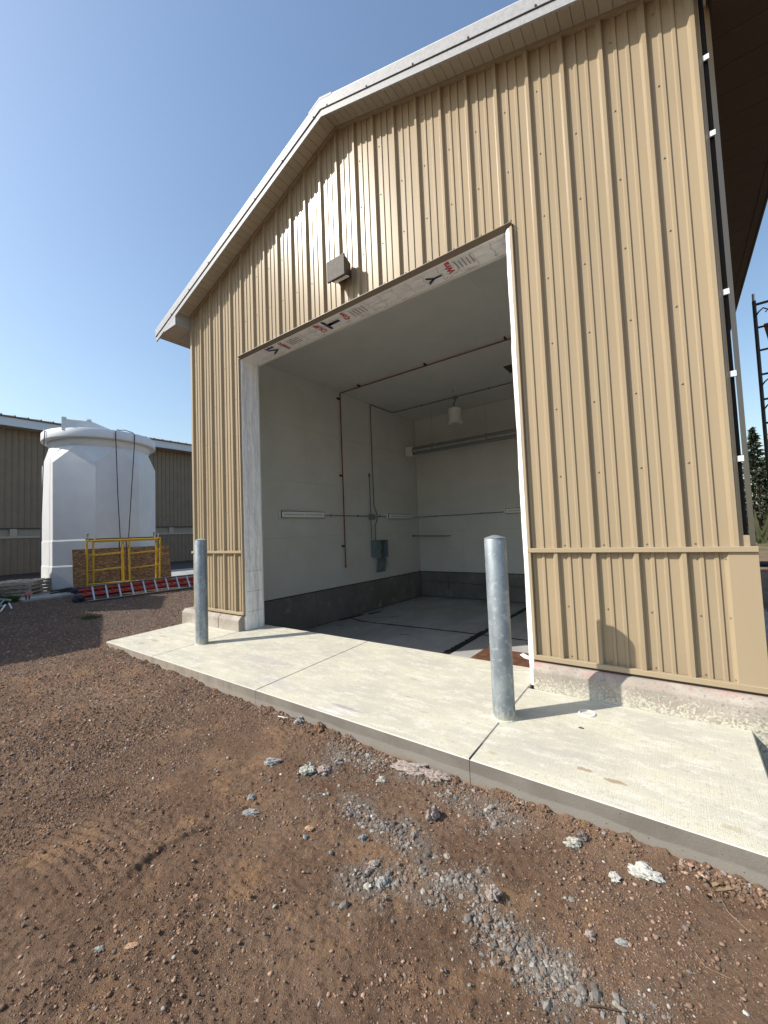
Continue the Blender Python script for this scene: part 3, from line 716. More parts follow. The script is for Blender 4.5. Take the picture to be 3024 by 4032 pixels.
# door wrap: left jamb, head, right jamb
def wrapsheet(fn, nu, nv, name, amp=.006, sd_=0):
    us = np.linspace(0, 1, nu); vs = np.linspace(0, 1, nv); V = []
    for i, u_ in enumerate(us):
        for j, v_ in enumerate(vs):
            p_, nrm = fn(u_, v_); q_ = Vector(p_); a_ = float(fbm(np.array(u_*nu*.07+sd_), np.array(v_*9+u_*6), 4, sd_))-.5
            V.append(q_+Vector(nrm)*a_*amp*2)
    F_ = [(i*nv+j, (i+1)*nv+j, (i+1)*nv+j+1, i*nv+j+1) for i in range(nu-1) for j in range(nv-1)]
    return MB().add(V, F_).build(name, WRAP, BLD, smooth=True)
def arcprof(v_, w0, depth, r=.018):
    # from front edge round a soft corner to the inner side: returns (across, along y, normal mix)
    if v_ < .25:
        a = v_/.25*math.pi/2; return (w0-r*math.sin(a)*0+r*(math.cos(a)-1)*-1*0, 0, a)
    return None
def jambL(u_, v_):
    z_ = .002+u_*4.338
    if v_ < .2:
        a = v_/.2*math.pi/2; r = .014
        return (1.424+r*math.sin(a), -.006+r*(1-math.cos(a)), z_), (math.sin(a), -math.cos(a), 0)
    return (1.438, .008+(v_-.2)/.8*.30, z_), (1, 0, 0)
wrapsheet(jambL, 220, 22, 'house_wrap', .006, 3)
def jambR(u_, v_):
    z_ = .002+u_*4.338
    if v_ < .4:
        a = v_/.4*math.pi/2; r = .055
        return (5.838-r*math.sin(a), -.035+r*(1-math.cos(a))*1.1, z_), (-math.sin(a), -math.cos(a), 0)
    return (5.783, .026+(v_-.4)/.6*.29, z_), (-1, 0, 0)
wrapsheet(jambR, 220, 22, 'house_wrap', .008, 9)
HZ = 4.338
def headW(u_, v_):
    x = 1.436+u_*4.36
    if v_ < .2:
        a = v_/.2*math.pi/2; r = .02
        return (x, -.004+r*(1-math.cos(a)), HZ+.012-r*math.sin(a)*.6), (0, -math.cos(a), -math.sin(a))
    return (x, .016+(v_-.2)/.8*.285, HZ), (0, 0, -1)
wrapsheet(headW, 220, 22, 'house_wrap', .003, 14)
trim(1.436,.300,4.325,5.80,.331,4.362,name='inner_head_trim',m=LINER)
trim(1.425,.305,-.02+.022,1.447,.332,4.325,name='inner_jamb_trim',m=LINER)
MB().box(1.385,.0,.0,1.42,.33,.235).build('jamb_foot', WRAP, BLD)
# torn bit of wrap on the right jamb
mb = MB(); tz = .21
mb.add([(5.775,.10,tz),(5.70,.10,tz+.03),(5.66,.12,tz+.005),(5.69,.14,tz-.03),(5.775,.16,tz-.05),(5.72,.09,tz-.01)], [(0,1,5),(1,2,5),(2,3,5),(3,4,5),(4,0,5)]); mb.build('wrap_flap', WRAP, BLD)
# print on the wrap
def text(body, size, x, y, m_, clip=True, sy=1.0):
    cu = bpy.data.curves.new('t', 'FONT'); cu.body = body; cu.size = size; cu.offset = size*.022; cu.extrude = 0
    ob = bpy.data.objects.new('t', cu); COL.objects.link(ob)
    dg = bpy.context.evaluated_depsgraph_get(); me_ = bpy.data.meshes.new_from_object(ob.evaluated_get(dg))
    bpy.data.objects.remove(ob)
    # glyph right = -Y, glyph up = -X
    for v in me_.vertices:
        a, b = v.co.x, v.co.y; v.co = Vector((x-b, y-a*sy, HZ-.0065))
    bm = bmesh.new(); bm.from_mesh(me_)
    if clip: bmesh.ops.bisect_plane(bm, geom=bm.verts[:]+bm.edges[:]+bm.faces[:], plane_co=(0,.012,0), plane_no=(0,-1,0), clear_outer=True)
    for v in bm.verts: v.co -= off
    bm.to_mesh(me_); bm.free(); me_.name = 'printed_lettering'; me_.materials.clear(); me_.materials.append(m_)
    o = bpy.data.objects.new('printed_lettering', me_); COL.objects.link(o); o.parent = BLD
text('TYVEK', .335, 3.46, .235, INKNAVY); text('VEK', .24, 2.185, .22, INKNAVY); text('Y', .25, 4.99, .235, INKNAVY, sy=.8)
text('DUPONT', .115, 3.155, .235, INKRED, sy=1.0); text('CommercialWrap', .115, 3.625, .195, INKRED, sy=.9)
text('mercial', .135, 2.375, .24, INKRED, sy=.8); text('Wrap', .115, 5.155, .215, INKRED, sy=.95)
for x0, x1 in ((2.47,2.72),(3.70,3.95),(5.2,5.42)):
    mb = MB()
    for k in range(5):
        xx_ = x0+(x1-x0)*k/5
        mb.box(xx_, .05+.02*(k%2), HZ-.0072, xx_+.012, .20, HZ-.0066)
    mb.build('printed_fine_lines', INKGREY, BLD)
for xx_ in np.arange(1.75, 5.7, .203):
    mb = MB(); pts = [(xx_+.012*math.sin(j*1.3+xx_*9), .02+.25*j/9) for j in range(10)]
    for a, b in zip(pts[:-1], pts[1:]): mb.add([(a[0],a[1],HZ-.0076),(a[0]+.004,a[1],HZ-.0076),(b[0]+.004,b[1],HZ-.0076),(b[0],b[1],HZ-.0076)], [(0,1,2,3)])
    mb.build('wrap_crease_line', INKGREY, BLD)
r_ = random.Random(4)
for k in range(26):
    x = 1.6+r_.random()*4.0; y_ = .235+r_.random()*.05; l = .02+.05*r_.random()
    MB().tube([(x,y_,HZ-.006),(x+l*.4,y_+.006,HZ-.009),(x+l,y_-.004,HZ-.006)], .0022, 5).build('wrap_staple_mark', INKGREY, BLD)
# lines on the lower left jamb wrap
for z_ in (.285,.60,.92): MB().box(1.4405,.02,z_,1.4425,.30,z_+.004).build('wrap_crease_line', INKGREY, BLD)
MB().box(1.4405,.215,.0,1.4425,.219,.62).build('wrap_crease_line', INKGREY, BLD)

# soffit planks (gable overhang), fascia and roof
OV = -.30
step = .1016
x = XA
for s in (-1, 1):
    k = 0
    while True:
        a = XA+s*(k*step+.0015); b = XA+s*((k+1)*step-.0015); k += 1
        lim = -.17 if s < 0 else 7.47
        if (s < 0 and b < lim) or (s > 0 and b > lim): break
        za, zb_ = rake(a)-.0, rake(b)-.0
        mb = MB(); y0, y1 = OV+.022, -.0405
        z1a, z1b = za-.012, zb_-.012
        mb.add([(a,y0,z1a),(b,y0,z1b),(b,y1,z1b),(a,y1,z1a),(a,y0,z1a+.012),(b,y0,z1b+.012),(b,y1,z1b+.012),(a,y1,z1a+.012)], [(0,3,2,1),(4,5,6,7),(0,1,5,4),(1,2,6,5),(2,3,7,6),(3,0,4,7)])
        mb.build('soffit_plank', SOFFIT, BLD, bevel=.003, segs=1)
def sloped(s, xin, xout, d0, d1, y0, y1, name, m_, zoff=0, bev=0):
    # strip following the rake: z from rake-line+d0 to +d1
    za = lambda x: 6.736-SL*abs(x-XA)
    mb = MB(); a, b = xin, xout
    vs = [(a,y0,za(a)+d0),(b,y0,za(b)+d0),(b,y0,za(b)+d1),(a,y0,za(a)+d1),(a,y1,za(a)+d0),(b,y1,za(b)+d0),(b,y1,za(b)+d1),(a,y1,za(a)+d1)]
    mb.add(vs, [(0,1,2,3),(7,6,5,4),(0,4,5,1),(3,2,6,7),(1,5,6,2),(0,3,7,4)])
    return mb.build(name, m_, BLD, bevel=bev, segs=1)
for s in (-1, 1):
    xe = -.80 if s < 0 else 8.115
    segs = [XA, XA+s*2.35, xe] if s > 0 else [XA, XA-3.1, xe]
    for a, b in zip(segs[:-1], segs[1:]):
        sloped(s, a, b-s*.0, 0, .088, OV, OV+.022, 'fascia', WHITEMET)
        sloped(s, a, b, .0885, .214, OV-.014, OV+.022, 'rake_cap', WHITEMET)
        MBk = sloped(s, a, b, .084, .0885, OV-.006, OV+.022, 'fascia_shade_line', BRONZD)  # dark strip standing in for the shadow line under the cap's step
    # fascia screws
    for k in range(7):
        x = XA+s*(.12+k*.62)
        if k == 6 and s > 0: continue
        z_ = 6.736-SL*abs(x-XA)+.100
        MB().box(x-.007,OV-.022,z_-.006,x+.007,OV-.014,z_+.008).build('fascia_screw', BRONZD, BLD)
# roof skin
for s in (-1, 1):
    xe = -.82 if s < 0 else 8.135
    z0 = 6.95
    mb = MB(); a, b = XA, xe
    for (y0, y1) in ((OV-.01, 7.8),):
        vs = [(a,y0,z0),(b,y0,z0-SL*abs(b-a)),(b,y1,z0-SL*abs(b-a)),(a,y1,z0),(a,y0,z0+.012),(b,y0,z0-SL*abs(b-a)+.012),(b,y1,z0-SL*abs(b-a)+.012),(a,y1,z0+.012)]
        mb.add(vs, [(0,3,2,1),(4,5,6,7),(0,1,5,4),(1,2,6,5),(2,3,7,6),(3,0,4,7)])
    mb.build('roof', ROOF, BLD)
    mb = MB()
    vs = [(XA,OV-.016,6.962),(XA+s*.20,OV-.016,6.962-.2*SL),(XA+s*.20,OV-.016,6.932-.2*SL),(XA,OV-.016,6.932),(XA,7.8,6.962),(XA+s*.2,7.8,6.962-.2*SL),(XA+s*.2,7.8,6.932-.2*SL),(XA,7.8,6.932)]
    mb.add([(p_[0], p_[1], p_[2]+.014) for p_ in vs], [(0,1,2,3),(7,6,5,4),(0,4,5,1),(3,2,6,7),(1,5,6,2)]); mb.build('ridge_cap', WHITEMET, BLD)
# roof underside deck to keep the attic dark
# eave returns: horizontal eave soffit, boxed end and eave fascia
EZ = 5.345
for s in (-1, 1):
    xo = -.80 if s < 0 else 8.115; xi = -.055 if s < 0 else 7.42
    sm = SOFFIT
    k = 0; yy_ = OV+.03
    xi_front = -.075 if s < 0 else 7.44
    xa, xb = min(xo+(.10 if s < 0 else -.10), xi), max(xo+(.10 if s < 0 else -.10), xi)
    while yy_ < 7.75:
        MB().box(xa,yy_,EZ,xb,yy_+.296,EZ+.012).build('soffit_plank', sm if s < 0 else SHADESOF, BLD, bevel=.003, segs=1); yy_ += .30
    # j-trim and fascia at outer edge
    x1 = xo+(.0 if s < 0 else -.024); 
    MB().box(x1, OV+.024, EZ-.012, x1+.024, 7.79, EZ+.125).build('fascia', WHITEMET if s < 0 else SHADESOF, BLD, bevel=.003, segs=1)  # right fascia takes the shade-darkened soffit colour as well
    x2 = xo+(.026 if s < 0 else -.10)
    MB().box(x2,OV+.03,EZ-.006,x2+.072,7.78,EZ+.008).build('soffit_trim', SOFFIT if s < 0 else SHADESOF, BLD)
    # triangular return on the gable face and its side cheek
    zt = lambda x: 6.736-SL*abs(x-XA)
    xin = -.072 if s < 0 else 7.387
    xt = XA+s*((6.736-EZ)/SL)
    MB().prism([(xin,EZ-.012),(xin,zt(xin)-.001),(xt-s*.02,zt(xt-s*.02)-.001),(xt-s*.02,EZ-.012)], OV+.001, OV+.02, 'y').build('return_face', WHITEMET, BLD)
    x3 = xin if s < 0 else xin-.012
    MB().box(x3,OV+.022,EZ-.012,x3+.012,-.002,zt(xin)+.088).build('return_cheek', WHITEMET, BLD)
    MB().box(min(xin,xo),-.30+.022,EZ-.013,max(xin,xo),-.30+.031,EZ+.012).build('soffit_trim', SOFFIT, BLD)

# ------------------------------------------------------------------ wall light
WLT = thing('wall_light', 'square bronze wall pack light mounted above the doorway', 'light', (3.70, 0, 4.63))
mb = MB(); mb.add([(3.585,-.205,4.675),(3.885,-.205,4.635),(3.885,-.205,4.905),(3.585,-.205,4.905),(3.62,-.035,4.72),(3.85,-.035,4.70),(3.85,-.035,4.87),(3.62,-.035,4.87)], [(0,1,2,3),(7,6,5,4),(0,4,5,1),(3,2,6,7),(1,5,6,2),(0,3,7,4)])
mb = MB().add([(3.60,-.185,4.655),(3.87,-.185,4.655),(3.87,-.185,4.90),(3.60,-.185,4.90),(3.63,-.0335,4.69),(3.84,-.0335,4.69),(3.84,-.0335,4.87),(3.63,-.0335,4.87)], [(0,1,2,3),(7,6,5,4),(0,4,5,1),(3,2,6,7),(1,5,6,2),(0,3,7,4)])
mb.build('housing', BRONZD, WLT, bevel=.006)
MB().box(3.588,-.212,4.628,3.884,-.186,4.90).build('front_cover', BRONZE, WLT, bevel=.005)
mb = MB().add([(3.63,-.150,4.651),(3.85,-.150,4.651),(3.85,-.085,4.667),(3.63,-.085,4.667),(3.63,-.150,4.662),(3.85,-.150,4.662),(3.85,-.085,4.678),(3.63,-.085,4.678)], [(0,3,2,1),(4,5,6,7),(0,1,5,4),(1,2,6,5),(2,3,7,6),(3,0,4,7)]); mb.build('lens', LENS, WLT)
for x in (3.600,3.872): MB().lathe([(.007,0),(.007,.004)], (x,0,0), 8); 
for x in (3.602,3.870): MB().box(x-.006,-.2155,4.880,x+.006,-.2118,4.892).build('screw', BRONZD, WLT)

# ------------------------------------------------------------------ bollards
def bollard(x, y, h, label):
    t_ = thing('bollard', label, 'bollard', (x, y, slab_z(y)), group='galvanised steel bollards at the doorway', local=True)
    MB().lathe([(.084,-.01),(.084,h-.033),(.082,h-.029)], n=40, close=True).build('post', GALV, t_, smooth=True)
    MB().lathe([(.079,h-.029),(.083,h-.027),(.083,h-.022),(.03,h-.004),(.002,h+.001)], n=40).build('cap', GALV, t_, smooth=True)
    MB().lathe([(.098,-.004),(.095,.004),(.086,.010)], n=32).build('sealant_ring', SLABTOP, t_, smooth=True)
    return t_
bollard(1.4402, -.7316, 1.4665+.02, 'galvanised bollard farther from the camera, beside the left door jamb')
bollard(5.7954, -.7288, 1.3923+.02, 'galvanised bollard nearest the camera, beside the right door jamb')

# ------------------------------------------------------------------ pvc ring and little things on the slab
o = MB().lathe([(.060,.0),(.060,.010),(.055,.013),(.049,.010),(.049,.0)], (0,0,0), 28, close=False).build('pipe_sleeve', WHITEP, smooth=True)
o.location = (6.318,-.372,slab_z(-.37)-.002); tag(o, 'cream plastic pipe sleeve ring set in the slab right of the near bollard', 'pipe sleeve')
rock(6.32,-.62,.02,'dark','small dark pebble lying on the slab below the plastic sleeve ring',1.3,.5,.3); bpy.data.objects[-1]
for o in list(bpy.data.objects):
    if o.get('label','').startswith('small dark pebble lying on the slab'): o.location.z = slab_z(-.62)+.003
MB_ = MB()

# steel plate on the floor inside
o = MB().box(4.20,.95,FZ+.006,5.55,2.80,FZ+.018).build('steel_plate', PLATE); 
tag(o, 'rusty brown steel plate lying on the shop floor just inside the doorway', 'steel plate')

# ------------------------------------------------------------------ interior fittings
def clamp(t_, p_, d_=(0,1,0)):
    p_ = Vector(p_); d_ = Vector(d_); MB().bar(p_-d_*.075, p_+d_*.03, .02, .045).build('clamp', BLACK, t_)
t_ = thing('red_pipe', 'thin red copper air pipe running down the left wall and across the ceiling', 'pipe', (.29,3.64,.7))
MB().tube([(.29,3.645,.67),(.29,3.645,5.00),(.295,3.645,5.015),(.31,3.645,5.022),(7.05,3.65,5.022)], .013, 8).build('pipe_run', COPPER, t_)
MB().tube([(.29,3.645,.70),(.29,3.645,.66),(.29,3.645,.62)], [.026,.03,.014], 8).build('valve', BRASS, t_)
for z_ in (4.873,2.917,1.16): clamp(t_, (.272,3.62,z_))
for x_ in (.942,2.801,4.56): clamp(t_, (x_,3.63,5.04))
t_ = thing('conduit', 'grey conduit bending from the left wall onto the ceiling above the enclosure', 'conduit', (.275,4.9,1.25))
MB().tube([(.275,4.92,1.25),(.275,4.92,1.64),(.275,4.98,1.75),(.275,5.03,1.83),(.275,5.03,1.97),(.275,4.98,2.06),(.275,4.90,2.2),(.275,4.90,5.0),(.275,4.93,5.03),(.275,5.0,5.038),(.275,5.86,5.038),(.30,5.95,5.038),(.38,5.985,5.038),(7.05,5.985,5.038)], .014, 8).build('conduit_run', CONDUIT, t_)
for x_ in (1.3,2.3,3.3): MB().box(x_-.02,5.96,5.02,x_+.02,6.01,5.0605).build('strap', CONDUIT, t_)
t_ = thing('conduit', 'short vertical conduit ending open above the junction box', 'conduit', (.275,4.745,1.25))
MB().tube([(.275,4.745,1.25),(.275,4.745,3.02)], .014, 8).build('conduit_run', CONDUIT, t_)
MB().box(.25,4.72,2.99,.30,4.77,3.08).build('coupling', CONDUIT, t_)
t_ = thing('conduit', 'horizontal conduit linking the wall lights on the left wall', 'conduit', (.272,4.9,1.91))
MB().tube([(.272,2.98,1.915),(.272,5.45,1.91)], .0125, 8).build('conduit_run', CONDUIT, t_)
for y_ in (3.2,4.2,5.15): MB().box(.2502,y_-.012,1.885,.287,y_+.012,1.94).build('strap', CONDUIT, t_)
t_ = thing('conduit', 'horizontal conduit turning the back corner to the back wall light', 'conduit', (.3,7.2,1.90))
MB().tube([(.272,6.83,1.905),(.272,7.18,1.905),(.30,7.225,1.905),(.35,7.228,1.905),(3.06,7.228,1.90)], .0125, 8).build('conduit_run', CONDUIT, t_)
for x_ in (.9,2.4): MB().box(x_-.012,7.213,1.88,x_+.012,7.2498,1.93).build('strap', CONDUIT, t_)
o = MB().box(.2502,4.67,1.815,.32,4.885,1.965).build('junction_box', CONDUIT, bevel=.004); tag(o, 'grey junction box where the conduits cross on the left wall', 'junction box')
t_ = thing('electrical_enclosure', 'open grey electrical enclosure low on the left wall with cables inside', 'electrical box', (.3,5.0,.8))
MB().box(.2502,4.95,.78,.256,5.29,1.25).build('back_plate', PANELG, t_); 
for a in ((.256,4.95,.78,.42,4.958,1.25),(.256,5.282,.78,.42,5.29,1.25),(.256,4.958,1.242,.42,5.282,1.25),(.256,4.958,.78,.42,5.282,.788)): MB().box(*a).build('side', PANELG, t_)
MB().box(.2502,4.72,.80,.40,4.948,1.25).build('closed_box', PANELG, t_, bevel=.004)
mb = MB().add([(.262,4.93,.37),(.262,5.34,.37),(.30,5.34,.755),(.30,4.93,.755),(.256,4.93,.37),(.256,5.34,.37),(.294,5.34,.755),(.294,4.93,.755)], [(0,1,2,3),(7,6,5,4),(0,4,5,1),(3,2,6,7),(1,5,6,2),(0,3,7,4)]); mb.build('cover', PANELG, t_)
r_ = random.Random(8)
for k in range(5):
    y0 = 5.02+.04*k; pts = [(.30+.02*r_.random(), y0+.05*math.sin(j*1.4+k), 1.2-.06*j) for j in range(7)]
    MB().tube(pts, .006, 6).build('wire', CONDUIT if k % 2 else BLACK, t_)
for yc, lb in ((4.93,'left coil of grey cable hanging under the electrical enclosure'), (5.20,'right coil of grey cable hanging under the electrical enclosure')):
    mb = MB()
    for k in range(3):
        ra, rb = .085+.012*k, .135+.01*k
        mb.tube([(.345+.01*k, yc+ra*math.cos(a), .60+rb*math.sin(a)) for a in np.linspace(0, 2*math.pi, 25)], .0055, 6)
    o = mb.build('cable_coil', mat('grey_cable', (.25,.29,.28), .5)); tag(o, lb, 'cable coil', 'coils of cable under the enclosure')
def fixture(x0, y0, x1, y1, label, face):
    t_ = thing('strip_light', label, 'light', ((x0+x1)/2, (y0+y1)/2, 1.92), group='enclosed strip lights on the wash bay walls')
    z0, z1 = 1.835, 2.0
    if face == 'x':
        MB().box(.2504,y0,z0,.315,y1,z1).build('housing', WHITEP, t_, bevel=.01)
        MB().box(.315,y0+.03,z0+.008,.325,y1-.03,z1-.008).build('gasket', BLACK, t_)
        MB().box(.325,y0+.042,z0+.02,.338,y1-.042,z1-.02).build('lens', LENS, t_, bevel=.006)
        for a, b in ((y0+.1,(y0+y1)/2-.03),((y0+y1)/2+.03,y1-.1)): MB().box(.338,a,1.905,.341,b,1.93).build('lamp_strip', LENSD, t_)
    else:
        MB().box(x0,7.185,z0,x1,7.2496,z1).build('housing', WHITEP, t_, bevel=.01)
        MB().box(x0+.03,7.175,z0+.008,x1-.03,7.185,z1-.008).build('gasket', BLACK, t_)
        MB().box(x0+.042,7.162,z0+.02,x1-.042,7.175,z1-.02).build('lens', LENS, t_, bevel=.006)
        for a, b in ((x0+.1,(x0+x1)/2-.03),((x0+x1)/2+.03,x1-.1)): MB().box(a,7.159,1.905,b,7.162,1.93).build('lamp_strip', LENSD, t_)
fixture(.25,1.62,.32,2.95,'white strip light on the left wall nearest the doorway','x')
fixture(.25,5.47,.32,6.80,'white strip light on the left wall near the back corner','x')
fixture(3.11,7.18,4.44,7.25,'white strip light on the back wall, half hidden by the right jamb','y')
t_ = thing('tube_rail', 'grey horizontal pipe fixed across the back corner below the strip lights', 'pipe', (.75,6.9,1.3))
MB().tube([(.262,6.9,1.318),(1.40,6.9,1.285)], .022, 10).build('pipe_run', STEELT, t_); MB().box(.2505,6.86,1.28,.27,6.94,1.36).build('flange', STEELT, t_); MB().tube([(1.37,6.9,1.286),(1.37,7.2485,1.286)], .012, 8).build('bracket', STEELT, t_)
t_ = thing('tube_heater', 'long twin tube radiant heater hung high along the back wall', 'heater', (2,6.7,3.9))
MB().tube([(.45,6.7,4.02),(7.0,6.7,4.02)], .045, 12).build('tube', STEELT, t_, smooth=True); MB().tube([(.45,6.7,3.86),(7.0,6.7,3.86)], .05, 12).build('tube', STEELT, t_, smooth=True)
MB().box(.28,6.6,3.78,.52,6.82,4.08).build('burner_box', WHITEP, t_, bevel=.01); MB().tube([(.2515,6.7,3.92),(.28,6.7,3.92)], .035, 8).build('coupling', BLACK, t_)
MB().tube([(.52,6.62,4.0),(.56,6.6,3.95),(.56,6.6,3.86),(.60,6.62,3.80)], .012, 6).build('elbow', BLACK, t_)
mb = MB().add([(.6,6.60,3.93),(7,6.60,3.93),(7,6.80,4.10),(.6,6.80,4.10),(.6,6.60,3.935),(7,6.60,3.935),(7,6.80,4.105),(.6,6.80,4.105)], [(0,1,2,3),(7,6,5,4),(0,4,5,1),(3,2,6,7),(1,5,6,2),(0,3,7,4)])
for x_ in (1.2,2.9,4.9): MB().box(x_-.02,6.64,3.80,x_+.02,6.66,4.07).build('hanger', STEELT, t_); MB().tube([(x_,6.7,4.05),(x_,6.7,5.06)], .003, 4).build('hanger_wire', STEELT, t_)
t_ = thing('pendant_light', 'round white canister hanging from the ceiling conduit on a short cord', 'light', (2.31,6.0,4.37))
MB().lathe([(.175,.0),(.20,.01),(.20,.05),(.172,.09),(.185,.30),(.18,.40),(.10,.43)], (2.31,6.0,4.32), 28).build('shade', WHITEP, t_, smooth=True)
MB().lathe([(.12,.0),(.10,-.006)], (2.31,6.0,4.318), 20).build('opening', LENSD, t_)
MB().tube([(2.33,6.0,4.74),(2.28,6.0,4.86),(2.33,6.0,4.93),(2.34,6.0,5.02)], .012, 6).build('cord', BRONZD, t_)
MB().box(2.27,5.95,5.0,2.41,6.04,5.06).build('ceiling_box', CONDUIT, t_)
for k in range(5): MB().tube([(2.5+.012*k, 5.6-.05*k, 5.058-.01),(2.51+.012*k, 5.57-.05*k, 5.04)], .007, 5).build('chain_link', BLACK, t_)

# ------------------------------------------------------------------ left side background
pad = MB().box(-12,-1.05,-.1,PADX,7,.12).build('tank_pad', PAD, bevel=.01); pad['kind'] = 'structure'
TC = Vector((-8.57,1.42,0)); U0 = Vector((.948,-.319,0)); T0v = Vector((.319,.948,0))
def tk(t, r, z_): p_ = TC+U0*r+T0v*t; return (p_.x, p_.y, z_)
TANK = thing('water_tank', 'tall white plastic water tank with faceted shoulders and a thick rim', 'tank', (TC.x, TC.y, .12))
RB = 1.575; ph0 = R(-18.6-5.5)
def ring(r, z_, n_=8, ph=0): return [(TC.x+r*math.cos(ph0+ph+2*math.pi*k/n_), TC.y+r*math.sin(ph0+ph+2*math.pi*k/n_), z_) for k in range(n_)]
mb = MB(); lv = [(RB*.985,.12),(RB,.20),(RB,.82),(RB*.992,.835),(RB*.996,1.58),(RB*.988,1.60),(RB*.995,3.95)]
vs = [];
for r, z_ in lv: vs += ring(r, z_)
nk = len(lv); vs += ring(1.41, 4.46, 8, R(22.5)); vs += ring(1.345, 4.51, 8)
fs = [tuple(range(7,-1,-1))]
for i in range(nk-1):
    for k in range(8): a = i*8+k; b = i*8+(k+1) % 8; fs.append((a, b, b+8, a+8))
top = (nk-1)*8; nm = nk*8; nvx = nk*8+8
for k in range(8):
    fs.append((top+k, top+(k+1) % 8, nm+k)); fs.append((top+k, nm+k, nvx+k)); fs.append((top+k, nvx+k, nm+(k-1) % 8))
mb.add(vs, fs); body = mb.build('body', POLY, TANK, bevel=.028, segs=2); 
body.data.polygons.foreach_set('use_smooth', [True]*len(body.data.polygons)); body.data.set_sharp_from_angle(angle=R(9))
MB().lathe([(1.345,4.44),(1.375,4.52),(1.41,4.60),(1.425,4.72)], (TC.x,TC.y,0), 64, close=False).build('neck', POLY, TANK, smooth=True)
MB().lathe([(1.38,4.69),(1.555,4.695),(1.575,4.71),(1.58,4.73),(1.575,4.955),(1.55,4.985),(1.52,4.99),(.9,5.05),(.05,5.07)], (TC.x,TC.y,0), 96).build('rim', POLY, TANK, smooth=True)
def tbox(pts, name, bev=.02):
    mb = MB(); n_ = len(pts)//2; mb.add([tk(*p_) for p_ in pts], [tuple(range(n_)), tuple(range(2*n_-1, n_-1, -1))]+[(i, i+n_, (i+1) % n_+n_, (i+1) % n_) for i in range(n_)]); return mb.build(name, POLY, TANK, bevel=bev)
pf = [(-.99,4.90),(-.99,5.25),(-.26,5.25),(.32,5.02),(.32,4.90)]
tbox([(a, 1.26, z_) for a, z_ in pf]+[(a, .35, z_) for a, z_ in pf], 'hatch_box')
for a in (-.93,-.32): tbox([(a-.06,1.27,5.23),(a-.06,1.27,5.31),(a+.06,1.27,5.31),(a+.06,1.27,5.23),(a-.06,.5,5.23),(a-.06,.5,5.31),(a+.06,.5,5.31),(a+.06,.5,5.23)], 'hatch_lip', .015)
for a, r_2 in ((.41,1.45),(.76,1.30),(1.32,.72),(-1.44,.45)):
    tbox([(a-.035,r_2+.04,4.93),(a-.035,r_2+.04,5.04),(a+.035,r_2+.04,5.04),(a+.035,r_2+.04,4.93),(a-.035,r_2-.08,4.93),(a-.035,r_2-.08,5.04),(a+.035,r_2-.08,5.04),(a+.035,r_2-.08,4.93)], 'lifting_lug', .01)
def rim_r(t): return math.sqrt(max(1.60**2-t*t, 0))
o = MB().tube([tk(.62,1.50,.6),tk(.60,1.54,1.2),tk(.46,1.56,1.6),tk(.40,1.58,3.0),tk(.36,rim_r(.36)+.01,4.6),tk(.35,rim_r(.35)+.01,4.92),tk(.38,1.47,4.99),tk(.60,1.42,5.04),tk(.84,1.28,5.0),tk(.87,rim_r(.87)+.01,4.90),tk(.86,rim_r(.87)+.01,4.6),tk(.76,1.50,3.0),tk(.68,1.54,1.6),tk(.66,1.53,1.2),tk(.66,1.5,.6)], .013, 7).build('tie_down_rope', ROPE)
tag(o, 'dark rope looped over the tank rim, hanging in a narrow V at the front', 'rope')
o = MB().tube([tk(-1.50,.62,.15),tk(-1.51,.60,1.5),tk(-1.47,.62,3.2),tk(-1.43,.74,4.6),tk(-1.41,.76,4.93),tk(-1.40,.5,5.02)], .013, 6).build('tie_down_rope', ROPE)
tag(o, 'dark rope hanging down the left edge of the tank', 'rope')

# strand board leaning on the tank
bl = Vector((-6.79,.13,.125)); br = Vector((-6.42,2.66,.125)); lean = Vector((-.24,.03,1.19)); th = Vector((-.018,.002,0))
q4 = [bl, br, br+lean, bl+lean]
o = MB().add(q4+[p_+th for p_ in q4], [(0,1,2,3),(7,6,5,4),(0,4,5,1),(1,5,6,2),(2,6,7,3),(3,7,4,0)]).build('strand_board', OSB)
tag(o, 'brown oriented strand board sheet leaning against the white tank', 'board')
# scaffold frames stacked in front of it
def scaff_frame(m_, col_label, loc, rot, W=1.56, Hh=1.30, r=.021, inner=True):
    t_ = thing('scaffold_section', col_label, 'scaffold frame', loc, 0, 'scaffold frames stacked against the board', local=True)
    t_.rotation_euler = rot
    for x_ in (0, W): MB().tube([(x_,0,-.05),(x_,0,Hh+.02)], r*1.15, 8).build('leg', m_, t_)
    MB().tube([(0,0,Hh),(W,0,Hh)], r, 8).build('top_bar', m_, t_); MB().tube([(0,0,.10),(W,0,.08)], r, 8).build('bottom_bar', m_, t_)
    for x_ in (W*.45, W*.55): MB().tube([(x_,0,Hh),(x_+.03,0,.09)], r*.75, 8).build('inner_leg', m_, t_)
    for z_ in (.5,.93):
        for a, b in ((0,W*.455),(W*.56,W)): MB().tube([(a,0,z_-.02),(b,0,z_+.02)], r*.55, 6).build('rung', m_, t_)
    for x_ in (0.03, W-.05): MB().tube([(x_,0,Hh+.02),(x_,0,Hh+.15)], r*.8, 8).build('coupling_pin', ALU if m_ == YELLOW else DARKST, t_)
    return t_
az = math.atan2(1.50,.50)
scaff_frame(YELLOW, 'yellow scaffold frame at the front of the leaning stack', (-6.12,.24,.26), (R(9),0,az), W=1.74)
scaff_frame(YELLOW, 'second yellow scaffold frame, set a little to the right behind the front one', (-6.22,.42,.24), (R(11),0,az), W=1.52)
scaff_frame(RUSTY, 'dark rusty scaffold frame behind the two yellow frames', (-6.34,.30,.28), (R(11),0,az), W=1.66, Hh=1.33)
